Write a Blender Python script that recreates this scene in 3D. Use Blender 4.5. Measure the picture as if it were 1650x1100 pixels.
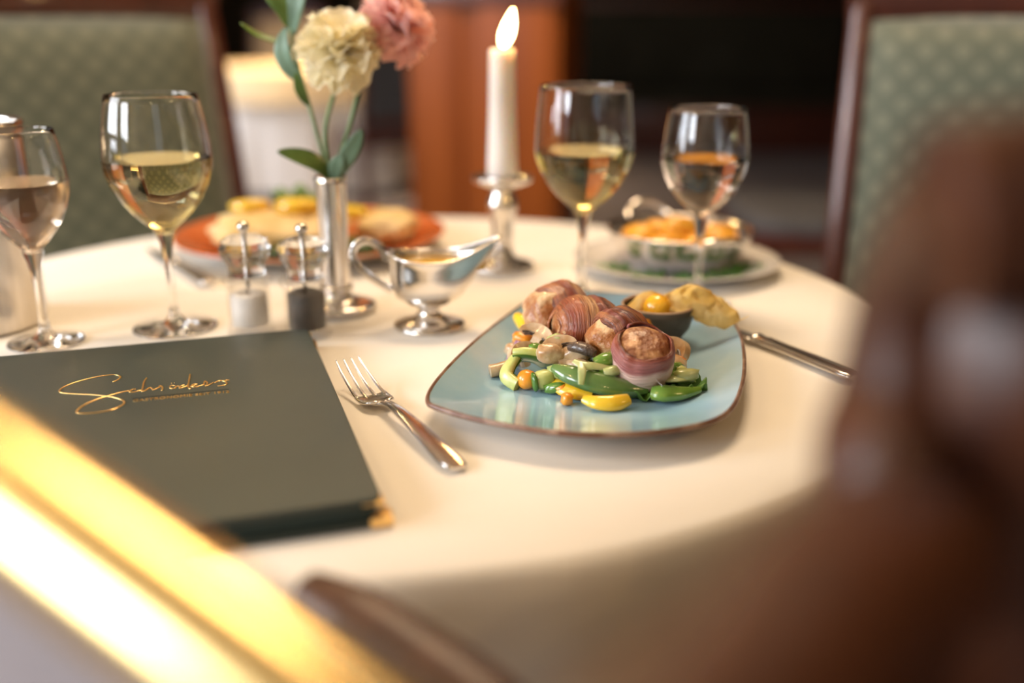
import bpy, bmesh, math, random
from mathutils import Vector, Matrix, Euler, noise
R = math.radians
sc = bpy.context.scene
for o in list(bpy.data.objects): bpy.data.objects.remove(o)
COL = sc.collection
TZ = 0.74                      # height of the table top; the camera sits 28 cm above it

# ------------------------------------------------------------------ camera
cam = bpy.data.cameras.new('camera'); cam_o = bpy.data.objects.new('camera', cam); COL.objects.link(cam_o)
cam_o.location = (0, 0, TZ + 0.28); cam_o.rotation_euler = (R(72), 0, 0)
cam.sensor_width = 36; cam.lens = 36 * 1600 / 1650; cam.clip_start = 0.01; cam.clip_end = 60
cam.dof.use_dof = True; cam.dof.focus_distance = 0.765; cam.dof.aperture_fstop = 1.45
sc.camera = cam_o

# ------------------------------------------------------------------ world, lamps, exposure
w = bpy.data.worlds.new('world'); sc.world = w; w.use_nodes = True
w.node_tree.nodes['Background'].inputs[0].default_value = (0.75, 0.86, 1.0, 1)
w.node_tree.nodes['Background'].inputs[1].default_value = 0.6
def area(name, loc, target, sx, sy, energy, col, spread=180):
    l = bpy.data.lights.new(name, 'AREA'); l.shape = 'RECTANGLE'; l.size = sx; l.size_y = sy
    l.energy = energy; l.color = col; l.spread = R(spread)
    o = bpy.data.objects.new(name, l); COL.objects.link(o); o.location = loc
    o.rotation_euler = (Vector(target) - Vector(loc)).to_track_quat('-Z', 'Y').to_euler(); return o
area('window_light_side', (-2.95, 0.35, 1.65), (0, 0.35, 1.2), 1.3, 1.5, 62, (0.90, 0.94, 1.0))
area('window_light_side_far', (-2.95, 5.2, 1.65), (-1.2, 5.6, 0.5), 1.3, 1.5, 15, (0.86, 0.88, 1.0), 110)
area('window_light_side_near', (-2.95, -1.6, 1.85), (0.2, 0.4, 1.0), 1.1, 1.1, 62, (0.90, 0.94, 1.0))
area('ceiling_light_table', (0.05, 1.65, 2.72), (-0.05, 1.3, 0), 0.8, 0.7, 34, (1.0, 0.73, 0.46))
area('ceiling_light_far', (-1.1, 6.2, 2.72), (-1.1, 6.2, 0), 0.8, 0.8, 34, (1.0, 0.70, 0.40), 90)
area('ceiling_light_pillar', (-0.2, 2.5, 2.72), (-0.15, 3.3, 0.9), 0.4, 0.3, 11, (1.0, 0.66, 0.34), 90)
sc.view_settings.view_transform = 'Standard'; sc.view_settings.look = 'None'
sc.view_settings.gamma = 1.0; sc.view_settings.use_curve_mapping = False
sc.view_settings.exposure = 0.56
try:
    sc.cycles.max_bounces = 16; sc.cycles.transmission_bounces = 16; sc.cycles.glossy_bounces = 6
    sc.cycles.diffuse_bounces = 4; sc.cycles.transparent_max_bounces = 16
    sc.cycles.sample_clamp_indirect = 6.0; sc.cycles.blur_glossy = 0.6
except Exception: pass

# ------------------------------------------------------------------ materials
def mat(name, col, rough=0.5, metal=0.0, col2=None, scale=8.0, detail=3.0, lo=0.35, hi=0.65, bump=0.0, bscale=None,
        trans=0.0, ior=1.5, coat=0.0, sss=0.0, sssr=(0.01, 0.006, 0.003), emit=None, estr=0.0, spec=0.5, alpha=1.0, stretch=None, thin=0.0, sheen=0.0):
    m = bpy.data.materials.new(name); m.use_nodes = True; nt = m.node_tree; b = nt.nodes['Principled BSDF']
    def s(k, v):
        if k in b.inputs: b.inputs[k].default_value = v
    s('Base Color', (*col, 1)); s('Roughness', rough); s('Metallic', metal); s('Transmission Weight', trans); s('IOR', ior)
    s('Coat Weight', coat); s('Coat Roughness', 0.08); s('Specular IOR Level', spec); s('Alpha', alpha); s('Sheen Weight', sheen)
    if sss: s('Subsurface Weight', sss); s('Subsurface Radius', sssr); s('Subsurface Scale', 1.0)
    if emit: s('Emission Color', (*emit, 1)); s('Emission Strength', estr)
    tc = nt.nodes.new('ShaderNodeTexCoord'); mp = nt.nodes.new('ShaderNodeMapping'); nt.links.new(tc.outputs['Object'], mp.inputs[0])
    if stretch: mp.inputs['Scale'].default_value = stretch
    if col2:
        n = nt.nodes.new('ShaderNodeTexNoise'); n.inputs['Scale'].default_value = scale; n.inputs['Detail'].default_value = detail
        nt.links.new(mp.outputs[0], n.inputs['Vector'])
        r = nt.nodes.new('ShaderNodeValToRGB'); r.color_ramp.elements[0].position = lo; r.color_ramp.elements[1].position = hi
        r.color_ramp.elements[0].color = (*col, 1); r.color_ramp.elements[1].color = (*col2, 1)
        nt.links.new(n.outputs['Fac'], r.inputs[0]); nt.links.new(r.outputs[0], b.inputs['Base Color'])
    if bump:
        n2 = nt.nodes.new('ShaderNodeTexNoise'); n2.inputs['Scale'].default_value = bscale or scale * 3; n2.inputs['Detail'].default_value = 4
        nt.links.new(mp.outputs[0], n2.inputs['Vector'])
        bp = nt.nodes.new('ShaderNodeBump'); bp.inputs['Strength'].default_value = bump; bp.inputs['Distance'].default_value = 0.002
        nt.links.new(n2.outputs['Fac'], bp.inputs['Height']); nt.links.new(bp.outputs[0], b.inputs['Normal'])
    return m
def translucent(m, col, fac):
    nt = m.node_tree; b = nt.nodes['Principled BSDF']; out = [n for n in nt.nodes if n.type == 'OUTPUT_MATERIAL'][0]
    t = nt.nodes.new('ShaderNodeBsdfTranslucent'); t.inputs[0].default_value = (*col, 1)
    x = nt.nodes.new('ShaderNodeMixShader'); x.inputs[0].default_value = fac
    nt.links.new(b.outputs[0], x.inputs[1]); nt.links.new(t.outputs[0], x.inputs[2]); nt.links.new(x.outputs[0], out.inputs[0]); return m
def glass(name, col=(1, 1, 1), ior=1.47, rough=0.0):
    m = bpy.data.materials.new(name); m.use_nodes = True; nt = m.node_tree
    nt.nodes.remove(nt.nodes['Principled BSDF']); out = [n for n in nt.nodes if n.type == 'OUTPUT_MATERIAL'][0]
    g = nt.nodes.new('ShaderNodeBsdfGlass'); g.inputs['Color'].default_value = (*col, 1); g.inputs['IOR'].default_value = ior; g.inputs['Roughness'].default_value = rough
    nt.links.new(g.outputs[0], out.inputs[0]); return m
def thin_glass(name, refr, gloss):
    """clear plastic: passes light straight through, mirrors at grazing angles, partly refracts where it is solid"""
    m = bpy.data.materials.new(name); m.use_nodes = True; nt = m.node_tree; L = nt.links.new
    nt.nodes.remove(nt.nodes['Principled BSDF']); out = [n for n in nt.nodes if n.type == 'OUTPUT_MATERIAL'][0]
    t = nt.nodes.new('ShaderNodeBsdfTransparent'); t.inputs[0].default_value = (0.97, 0.965, 0.955, 1)
    g = nt.nodes.new('ShaderNodeBsdfGlossy'); g.inputs['Roughness'].default_value = 0.08
    lw = nt.nodes.new('ShaderNodeLayerWeight'); lw.inputs[0].default_value = 0.30
    pw = nt.nodes.new('ShaderNodeMath'); pw.operation = 'MULTIPLY'; pw.inputs[1].default_value = gloss; L(lw.outputs['Facing'], pw.inputs[0])
    x = nt.nodes.new('ShaderNodeMixShader'); L(pw.outputs[0], x.inputs[0]); L(t.outputs[0], x.inputs[1]); L(g.outputs[0], x.inputs[2]); last = x
    if refr:
        gl = nt.nodes.new('ShaderNodeBsdfGlass'); gl.inputs['IOR'].default_value = 1.4; gl.inputs['Roughness'].default_value = 0.05
        y = nt.nodes.new('ShaderNodeMixShader'); y.inputs[0].default_value = refr; L(x.outputs[0], y.inputs[1]); L(gl.outputs[0], y.inputs[2]); last = y
    L(last.outputs[0], out.inputs[0]); return m
def ramp_uv(name, stops, rough=0.42, nscale=40, namp=0.12, coat=0.15, bump=0.3, dark=None, sss=0.05, axis='Y'):
    """colour bands across the V direction of a strip, edges broken up by noise; browned patches on top"""
    m = bpy.data.materials.new(name); m.use_nodes = True; nt = m.node_tree; b = nt.nodes['Principled BSDF']; L = nt.links.new
    uv = nt.nodes.new('ShaderNodeUVMap'); sp = nt.nodes.new('ShaderNodeSeparateXYZ'); L(uv.outputs[0], sp.inputs[0])
    tc = nt.nodes.new('ShaderNodeTexCoord'); n = nt.nodes.new('ShaderNodeTexNoise'); n.inputs['Scale'].default_value = nscale; n.inputs['Detail'].default_value = 4
    st = nt.nodes.new('ShaderNodeMapping'); st.inputs['Scale'].default_value = (0.09, 0.42, 1); L(uv.outputs[0], st.inputs[0]); L(st.outputs[0], n.inputs['Vector'])
    ma = nt.nodes.new('ShaderNodeMath'); ma.operation = 'MULTIPLY_ADD'; ma.inputs[1].default_value = namp * 2; L(n.outputs['Fac'], ma.inputs[0])
    su = nt.nodes.new('ShaderNodeMath'); su.operation = 'ADD'; su.inputs[1].default_value = -namp; L(sp.outputs[axis], su.inputs[0]); L(su.outputs[0], ma.inputs[2])
    r = nt.nodes.new('ShaderNodeValToRGB'); els = r.color_ramp.elements
    els[0].position = stops[0][0]; els[0].color = (*stops[0][1], 1); els[1].position = stops[-1][0]; els[1].color = (*stops[-1][1], 1)
    for p, c in stops[1:-1]: e = els.new(p); e.color = (*c, 1)
    L(ma.outputs[0], r.inputs[0]); src = r.outputs[0]
    if dark:
        n3 = nt.nodes.new('ShaderNodeTexNoise'); n3.inputs['Scale'].default_value = nscale * 1.3; n3.inputs['Detail'].default_value = 6; L(st.outputs[0], n3.inputs['Vector'])
        r3 = nt.nodes.new('ShaderNodeValToRGB'); r3.color_ramp.elements[0].position = 0.44; r3.color_ramp.elements[1].position = 0.64; L(n3.outputs['Fac'], r3.inputs[0])
        mx = nt.nodes.new('ShaderNodeMix'); mx.data_type = 'RGBA'; L(r3.outputs[0], mx.inputs[0]); L(src, mx.inputs[6]); mx.inputs[7].default_value = (*dark, 1); src = mx.outputs[2]
    L(src, b.inputs['Base Color']); b.inputs['Roughness'].default_value = rough; b.inputs['Coat Weight'].default_value = coat; b.inputs['Coat Roughness'].default_value = 0.12
    b.inputs['Subsurface Weight'].default_value = sss; b.inputs['Subsurface Radius'].default_value = (0.006, 0.003, 0.002)
    n4 = nt.nodes.new('ShaderNodeTexNoise'); n4.inputs['Scale'].default_value = nscale * 2.2; n4.inputs['Detail'].default_value = 3; L(st.outputs[0], n4.inputs['Vector'])
    bp = nt.nodes.new('ShaderNodeBump'); bp.inputs['Strength'].default_value = bump; bp.inputs['Distance'].default_value = 0.004
    L(n4.outputs['Fac'], bp.inputs['Height']); L(bp.outputs[0], b.inputs['Normal']); return m
def dotted(name, base, dot, pitch, rough=0.8):
    """woven upholstery with a regular lattice of pale motifs"""
    m = mat(name, base, rough, sheen=0.2); nt = m.node_tree; b = nt.nodes['Principled BSDF']; L = nt.links.new
    tc = nt.nodes.new('ShaderNodeTexCoord'); sp = nt.nodes.new('ShaderNodeSeparateXYZ'); L(tc.outputs['Object'], sp.inputs[0])
    def mth(op, a, bv):
        n = nt.nodes.new('ShaderNodeMath'); n.operation = op
        for i, v in enumerate((a, bv)):
            if v is None: continue
            if isinstance(v, (int, float)): n.inputs[i].default_value = v
            else: L(v, n.inputs[i])
        return n.outputs[0]
    k = 2 * math.pi / pitch
    a = mth('COSINE', mth('MULTIPLY', sp.outputs['X'], k), None); c = mth('COSINE', mth('MULTIPLY', sp.outputs['Z'], k), None)
    q = mth('ADD', mth('MULTIPLY', mth('ADD', a, c), 0.25), 0.5)
    q2 = mth('ADD', mth('MULTIPLY', mth('ADD', mth('MULTIPLY', a, -1.0), mth('MULTIPLY', c, -1.0)), 0.25), 0.5)
    q = mth('MAXIMUM', q, q2)
    r = nt.nodes.new('ShaderNodeValToRGB'); r.color_ramp.elements[0].position = 0.74; r.color_ramp.elements[1].position = 0.86
    r.color_ramp.elements[0].color = (*base, 1); r.color_ramp.elements[1].color = (*dot, 1)
    L(q, r.inputs[0]); L(r.outputs[0], b.inputs['Base Color']); return m

M = {}
M['cloth'] = mat('tablecloth', (0.83, 0.79, 0.72), 0.75, col2=(0.80, 0.755, 0.68), scale=6, bump=0.12, bscale=900, sheen=0.2)
M['mahog'] = mat('mahogany', (0.055, 0.013, 0.008), 0.36, col2=(0.085, 0.020, 0.010), scale=5, stretch=(3, 3, 0.5), coat=0.5)
M['mahog_near'] = mat('mahogany_satin', (0.040, 0.010, 0.0035), 0.42, col2=(0.080, 0.024, 0.008), scale=14, stretch=(3, 3, 0.5))
M['pillar'] = mat('pillar_wood', (0.17, 0.042, 0.006), 0.42, col2=(0.25, 0.068, 0.011), scale=3, stretch=(5, 5, 0.4), spec=0.2)
M['green'] = dotted('green_upholstery', (0.085, 0.100, 0.072), (0.135, 0.145, 0.105), 0.050)
M['beige'] = mat('beige_upholstery', (0.50, 0.40, 0.27), 0.8, col2=(0.42, 0.33, 0.22), scale=30)
M['grey_seat'] = mat('grey_upholstery', (0.075, 0.076, 0.085), 0.8, col2=(0.05, 0.05, 0.058), scale=12)
M['bench'] = mat('bench_fabric', (0.030, 0.026, 0.016), 0.9, col2=(0.020, 0.017, 0.010), scale=6, spec=0.1)
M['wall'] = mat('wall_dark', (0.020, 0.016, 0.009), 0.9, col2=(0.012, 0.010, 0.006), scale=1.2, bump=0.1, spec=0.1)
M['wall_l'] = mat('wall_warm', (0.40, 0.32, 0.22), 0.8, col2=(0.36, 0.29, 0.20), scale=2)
M['ceil'] = mat('ceiling', (0.42, 0.36, 0.27), 0.85, col2=(0.38, 0.33, 0.25), scale=1.5)
M['floor'] = mat('carpet', (0.20, 0.17, 0.165), 0.95, col2=(0.15, 0.125, 0.12), scale=60, bump=0.4, bscale=300)
M['brass'] = mat('brass', (0.92, 0.68, 0.30), 0.24, 1.0, col2=(0.88, 0.64, 0.27), scale=12)
M['taupe'] = mat('taupe_panel', (0.30, 0.265, 0.275), 0.7, col2=(0.26, 0.23, 0.24), scale=20)
M['cream_cloth'] = mat('cream_overlay', (0.80, 0.62, 0.36), 0.8, col2=(0.76, 0.58, 0.33), scale=6)
M['gold'] = mat('gold_foil', (0.93, 0.62, 0.24), 0.28, 1.0, col2=(0.85, 0.55, 0.2), scale=60)
M['silver'] = mat('silver', (0.86, 0.82, 0.78), 0.18, 1.0, col2=(0.74, 0.71, 0.68), scale=10)
M['steel'] = mat('brushed_steel', (0.74, 0.70, 0.66), 0.30, 1.0, col2=(0.66, 0.62, 0.58), scale=20, stretch=(8, 8, 0.3))
M['cutlery'] = mat('cutlery_steel', (0.78, 0.75, 0.72), 0.17, 1.0, col2=(0.70, 0.67, 0.64), scale=30)
M['glass'] = glass('clear_glass'); M['acryl'] = thin_glass('clear_acrylic', 0.0, 0.25); M['acryl_head'] = thin_glass('cut_acrylic', 0.78, 0.95)
M['wine'] = glass('white_wine', (0.985, 0.93, 0.70), 1.33); M['water'] = glass('pale_wine', (0.995, 0.94, 0.88), 1.33)
M['leather'] = mat('green_leatherette', (0.034, 0.045, 0.038), 0.46, col2=(0.039, 0.051, 0.043), scale=14, bump=0.10, bscale=900)
M['ink'] = mat('dark_print', (0.012, 0.016, 0.013), 0.4, col2=(0.016, 0.02, 0.017))
M['page'] = mat('dark_pages', (0.015, 0.03, 0.024), 0.7, col2=(0.02, 0.035, 0.03))
M['plate'] = mat('blue_glaze', (0.26, 0.46, 0.62), 0.16, col2=(0.38, 0.57, 0.70), scale=16, detail=6, lo=0.3, hi=0.7, coat=0.5, bump=0.02, bscale=40)
M['rim'] = mat('brown_rim', (0.16, 0.075, 0.045), 0.35, col2=(0.34, 0.22, 0.16), scale=60, lo=0.45, hi=0.7)
M['foot'] = mat('cream_glaze', (0.62, 0.52, 0.40), 0.35, col2=(0.56, 0.47, 0.36), scale=20)
M['orange_plate'] = mat('orange_glaze', (0.62, 0.14, 0.035), 0.15, col2=(0.68, 0.19, 0.06), scale=8, coat=0.5)
M['white_plate'] = mat('white_china', (0.80, 0.77, 0.74), 0.12, col2=(0.78, 0.75, 0.72), coat=0.4)
M['wax'] = mat('candle_wax', (0.90, 0.87, 0.83), 0.4, col2=(0.88, 0.85, 0.81), sss=0.6, sssr=(0.02, 0.012, 0.007))
M['flame'] = mat('flame', (1, 0.8, 0.4), 0.5, emit=(1.0, 0.66, 0.27), estr=26)
M['wick'] = mat('wick', (0.02, 0.015, 0.01), 0.9, col2=(0.05, 0.04, 0.03))
M['salt'] = mat('salt', (0.90, 0.88, 0.86), 0.6, col2=(0.84, 0.82, 0.80), scale=400, bump=0.4, bscale=600)
M['pepper'] = mat('peppercorn', (0.018, 0.014, 0.012), 0.6, col2=(0.06, 0.045, 0.035), scale=300, bump=0.8, bscale=350)
M['cream_petal'] = translucent(mat('cream_petal', (0.90, 0.84, 0.63), 0.6, col2=(0.92, 0.88, 0.72), scale=40, sheen=0.2), (0.95, 0.86, 0.58), 0.4)
M['pink_petal'] = translucent(mat('pink_petal', (0.92, 0.66, 0.62), 0.6, col2=(0.93, 0.74, 0.70), scale=40, sheen=0.2), (0.95, 0.55, 0.5), 0.4)
M['stem'] = mat('stem_green', (0.13, 0.22, 0.10), 0.5, col2=(0.20, 0.28, 0.14), scale=40)
M['leaf'] = mat('leaf_green', (0.06, 0.14, 0.035), 0.4, col2=(0.14, 0.22, 0.04), scale=20)
M['leaf_grey'] = mat('leaf_greygreen', (0.17, 0.27, 0.19), 0.5, col2=(0.11, 0.20, 0.13), scale=20)
M['dark_leaf'] = mat('lettuce_green', (0.022, 0.055, 0.014), 0.4, col2=(0.06, 0.12, 0.025), scale=40, bump=0.5, bscale=120)
M['parsley'] = mat('parsley_green', (0.035, 0.12, 0.012), 0.5, col2=(0.10, 0.22, 0.03), scale=60, bump=0.4, bscale=200)
M['sauce'] = mat('yellow_sauce', (0.66, 0.38, 0.04), 0.2, col2=(0.56, 0.33, 0.05), scale=20, coat=0.5)
M['chutney'] = mat('orange_chutney', (0.42, 0.17, 0.02), 0.25, col2=(0.52, 0.24, 0.03), scale=90, bump=0.6, bscale=140, coat=0.4)
M['stoneware'] = mat('grey_stoneware', (0.070, 0.058, 0.048), 0.55, col2=(0.088, 0.074, 0.06), scale=120, bump=0.1)
M['stone_rim'] = mat('pale_bowl_rim', (0.40, 0.25, 0.15), 0.4, col2=(0.46, 0.31, 0.20), scale=40)
M['physalis'] = mat('physalis_berry', (0.78, 0.36, 0.012), 0.22, col2=(0.84, 0.46, 0.03), scale=30, sss=0.3, coat=0.4)
M['husk'] = translucent(mat('physalis_husk', (0.82, 0.57, 0.15), 0.6, col2=(0.90, 0.74, 0.36), scale=60, bump=0.5, bscale=220), (0.92, 0.74, 0.30), 0.45)
M['chicken'] = mat('seared_chicken', (0.20, 0.060, 0.018), 0.42, col2=(0.56, 0.29, 0.13), scale=85, detail=8, lo=0.42, hi=0.60, bump=0.9, bscale=240, coat=0.2, sss=0.04)
M['chicken_pale'] = mat('pale_chicken', (0.36, 0.13, 0.035), 0.42, col2=(0.66, 0.44, 0.24), scale=70, detail=8, lo=0.42, hi=0.58, bump=0.9, bscale=240, coat=0.2, sss=0.06)
red, dkr, pnk, fat, tan = (0.24, 0.045, 0.022), (0.13, 0.030, 0.014), (0.50, 0.20, 0.16), (0.74, 0.52, 0.44), (0.46, 0.17, 0.055)
M['bacon_a'] = ramp_uv('bacon_pale', [(0.0, (0.80, 0.60, 0.52)), (0.58, (0.76, 0.52, 0.44)), (0.66, (0.60, 0.32, 0.28)), (0.72, (0.33, 0.10, 0.095)), (0.88, (0.38, 0.13, 0.11)), (0.95, red), (1.0, dkr)], bump=0.7, namp=0.10)
M['bacon_b'] = ramp_uv('bacon_dark', [(0.0, red), (0.25, tan), (0.45, dkr), (0.62, (0.40, 0.13, 0.07)), (0.80, red), (1.0, (0.55, 0.28, 0.16))], dark=(0.055, 0.014, 0.008), bump=0.7)
M['bacon_c'] = ramp_uv('bacon_glazed', [(0.0, tan), (0.2, (0.48, 0.17, 0.07)), (0.38, (0.72, 0.44, 0.24)), (0.5, (0.64, 0.33, 0.15)), (0.62, (0.44, 0.14, 0.06)), (0.82, red), (1.0, tan)], dark=(0.17, 0.042, 0.014), bump=0.7)
M['bacon_d'] = ramp_uv('bacon_red', [(0.0, (0.40, 0.10, 0.06)), (0.3, red), (0.5, (0.30, 0.055, 0.04)), (0.65, tan), (0.85, (0.44, 0.16, 0.08)), (1.0, dkr)], dark=(0.13, 0.034, 0.014), bump=0.7)
M['skewer'] = mat('skewer', (0.80, 0.78, 0.76), 0.2, 1.0, col2=(0.7, 0.68, 0.66))
M['ypep'] = mat('yellow_pepper', (0.72, 0.40, 0.012), 0.2, col2=(0.80, 0.52, 0.03), scale=40, coat=0.6, sss=0.1)
M['gpep'] = mat('green_pepper', (0.085, 0.20, 0.022), 0.2, col2=(0.17, 0.29, 0.04), scale=40, coat=0.6)
M['pod'] = mat('snow_pea', (0.075, 0.155, 0.035), 0.22, col2=(0.125, 0.215, 0.055), scale=50, coat=0.6)
M['carrot'] = mat('carrot', (0.75, 0.22, 0.010), 0.3, col2=(0.82, 0.32, 0.02), scale=60, coat=0.4)
M['zuc'] = mat('zucchini_flesh', (0.60, 0.62, 0.24), 0.35, col2=(0.46, 0.50, 0.13), scale=90, coat=0.35, sss=0.2)
M['zskin'] = mat('zucchini_skin', (0.035, 0.12, 0.018), 0.3, col2=(0.09, 0.20, 0.03), scale=80, coat=0.4)
M['mush'] = mat('mushroom_flesh', (0.42, 0.23, 0.09), 0.35, col2=(0.64, 0.48, 0.31), scale=70, bump=0.3, coat=0.4, sss=0.15)
M['gill'] = mat('mushroom_gills', (0.035, 0.022, 0.016), 0.35, col2=(0.09, 0.06, 0.045), scale=120, bump=0.6, coat=0.4)
M['onion'] = mat('purple_onion', (0.22, 0.085, 0.20), 0.35, col2=(0.42, 0.28, 0.38), scale=70, coat=0.3)
M['leek'] = mat('leek', (0.30, 0.36, 0.10), 0.35, col2=(0.50, 0.52, 0.24), scale=60, coat=0.4, sss=0.2)
M['potato'] = mat('fried_potato', (0.74, 0.30, 0.015), 0.4, col2=(0.80, 0.42, 0.04), scale=25, bump=0.3, coat=0.2)
M['fish'] = mat('breaded_fillet', (0.60, 0.40, 0.14), 0.5, col2=(0.74, 0.56, 0.28), scale=30, bump=0.5, bscale=90)
M['lemon'] = mat('yellow_fruit', (0.80, 0.52, 0.03), 0.35, col2=(0.84, 0.60, 0.08), scale=20)
M['bottle'] = mat('dark_bottle', (0.008, 0.012, 0.026), 0.15, col2=(0.012, 0.018, 0.034), coat=0.5)
M['bulb'] = mat('lamp_bulb', (1, 0.8, 0.5), 0.5, emit=(1.0, 0.64, 0.28), estr=130)

# ------------------------------------------------------------------ helpers
def mesh(name, vs, fs, m, parent=None, smooth=True, loc=None, rot=None, uvs=None):
    me = bpy.data.meshes.new(name); me.from_pydata([tuple(v) for v in vs], [], fs); me.update()
    if smooth: me.polygons.foreach_set('use_smooth', [True] * len(me.polygons))
    if uvs:
        ul = me.uv_layers.new(name='UVMap')
        for lp in me.loops: ul.data[lp.index].uv = uvs[lp.vertex_index]
    if m is not None: me.materials.append(M[m] if isinstance(m, str) else m)
    o = bpy.data.objects.new(name, me); COL.objects.link(o)
    if parent: o.parent = parent
    if loc: o.location = loc
    if rot: o.rotation_euler = rot
    return o
def fixn(o):
    bm = bmesh.new(); bm.from_mesh(o.data); bmesh.ops.recalc_face_normals(bm, faces=bm.faces); bm.to_mesh(o.data); bm.free(); return o
def sharp(o, ang=35):
    me = o.data; bm = bmesh.new(); bm.from_mesh(me)
    for e in bm.edges:
        if len(e.link_faces) == 2 and e.calc_face_angle(0) > R(ang): e.smooth = False
    bm.to_mesh(me); bm.free(); return o
def thing(name, label, cat, loc=(0, 0, 0), rotz=0, group=None):
    o = bpy.data.objects.new(name, None); COL.objects.link(o); o.location = loc; o.rotation_euler = (0, 0, rotz)
    o.empty_display_size = 0.02; return tag(o, label, cat, group)
def tag(o, label=None, cat=None, group=None, kind=None):
    for k, v in (('label', label), ('category', cat), ('group', group), ('kind', kind)):
        if v: o[k] = v
    return o
def lathe_data(prof, n=40, closed=False):
    vs, fs, rings = [], [], []
    for r, z in prof:
        if r < 1e-6: rings.append([len(vs)]); vs.append((0, 0, z))
        else:
            rings.append(list(range(len(vs), len(vs) + n)))
            vs += [(r * math.cos(2 * math.pi * i / n), r * math.sin(2 * math.pi * i / n), z) for i in range(n)]
    prs = list(zip(rings, rings[1:])) + ([(rings[-1], rings[0])] if closed else [])
    for a, b in prs:
        for i in range(n):
            j = (i + 1) % n
            if len(a) == 1 and len(b) == 1: continue
            if len(a) == 1: fs.append((a[0], b[j], b[i]))
            elif len(b) == 1: fs.append((a[i], a[j], b[0]))
            else: fs.append((a[i], a[j], b[j], b[i]))
    return vs, fs
def lathe(name, prof, m, parent=None, n=40, smooth=True, loc=None, rot=None, closed=False):
    vs, fs = lathe_data(prof, n, closed); return fixn(mesh(name, vs, fs, m, parent, smooth, loc, rot))
def crom(pts, k=6, closed=False):
    P = [Vector(p) for p in pts]; n = len(P); out = []
    if n < 3 and not closed: return [P[0].lerp(P[-1], i / k) for i in range(k + 1)]
    for i in range(n if closed else n - 1):
        if closed: a, b, c, d = P[(i - 1) % n], P[i], P[(i + 1) % n], P[(i + 2) % n]
        else: a, b, c, d = P[max(i - 1, 0)], P[i], P[i + 1], P[min(i + 2, n - 1)]
        for j in range(k):
            t = j / k
            out.append(0.5 * ((2 * b) + (c - a) * t + (2 * a - 5 * b + 4 * c - d) * t * t + (3 * b - a - 3 * c + d) * t ** 3))
    if not closed: out.append(P[-1])
    return out
def sweep_data(path, rad, n=12, up=(0, 0, 1), e=2.0, closed=False, caps=True):
    """rad: list of (half width, half height) per point, or one pair; section is a superellipse of exponent e"""
    P = [Vector(p) for p in path]; m = len(P); vs, fs, uvs = [], [], []; up = Vector(up)
    if isinstance(rad, (int, float)): rad = (rad, rad)
    if isinstance(rad, tuple): rad = [rad] * m
    if len(rad) != m:
        q = len(rad) - 1; new = []
        for i in range(m):
            t = i / (m - 1) * q; a = min(int(t), q - 1); u = t - a
            A = rad[a] if isinstance(rad[a], tuple) else (rad[a], rad[a]); B = rad[a + 1] if isinstance(rad[a + 1], tuple) else (rad[a + 1], rad[a + 1])
            new.append((A[0] * (1 - u) + B[0] * u, A[1] * (1 - u) + B[1] * u))
        rad = new
    for i in range(m):
        if closed: t = P[(i + 1) % m] - P[i - 1]
        else: t = P[min(i + 1, m - 1)] - P[max(i - 1, 0)]
        t.normalize(); s = t.cross(up)
        if s.length < 1e-4: s = t.cross(Vector((1, 0, 0.01)))
        s.normalize(); w_ = s.cross(t); a, b = rad[i] if isinstance(rad[i], tuple) else (rad[i], rad[i])
        for k in range(n):
            th = 2 * math.pi * k / n; c, d = math.cos(th), math.sin(th)
            c = math.copysign(abs(c) ** (2 / e), c); d = math.copysign(abs(d) ** (2 / e), d)
            vs.append(P[i] + s * (a * c) + w_ * (b * d)); uvs.append((i / max(m - 1, 1), k / n))
    for i in range(m if closed else m - 1):
        i2 = (i + 1) % m
        for k in range(n):
            j = (k + 1) % n; fs.append((i * n + k, i * n + j, i2 * n + j, i2 * n + k))
    if caps and not closed:
        fs.append(tuple(range(n - 1, -1, -1))); fs.append(tuple((m - 1) * n + k for k in range(n)))
    return vs, fs, uvs
def sweep(name, path, rad, m, parent=None, n=12, up=(0, 0, 1), e=2.0, closed=False, smooth=True, loc=None, caps=True):
    vs, fs, uvs = sweep_data(path, rad, n, up, e, closed, caps)
    o = mesh(name, vs, fs, m, parent, smooth, loc); fixn(o)
    return sharp(o, 50) if smooth else o
def box_data(cx, cy, cz, sx, sy, sz, bev=0.0):
    bm = bmesh.new(); bmesh.ops.create_cube(bm, size=1)
    for v in bm.verts: v.co = Vector((v.co.x * sx, v.co.y * sy, v.co.z * sz))
    if bev: bmesh.ops.bevel(bm, geom=bm.edges[:], offset=bev, segments=2, affect='EDGES', profile=0.6)
    for v in bm.verts: v.co += Vector((cx, cy, cz))
    vs = [v.co.copy() for v in bm.verts]; bm.verts.index_update(); fs = [tuple(v.index for v in f.verts) for f in bm.faces]; bm.free(); return vs, fs
def box(name, c, s, m, parent=None, bev=0.0, rot=None, loc=None):
    vs, fs = box_data(*c, *s, bev); return sharp(mesh(name, vs, fs, m, parent, True, loc, rot), 40) if bev else mesh(name, vs, fs, m, parent, False, loc, rot)
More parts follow.
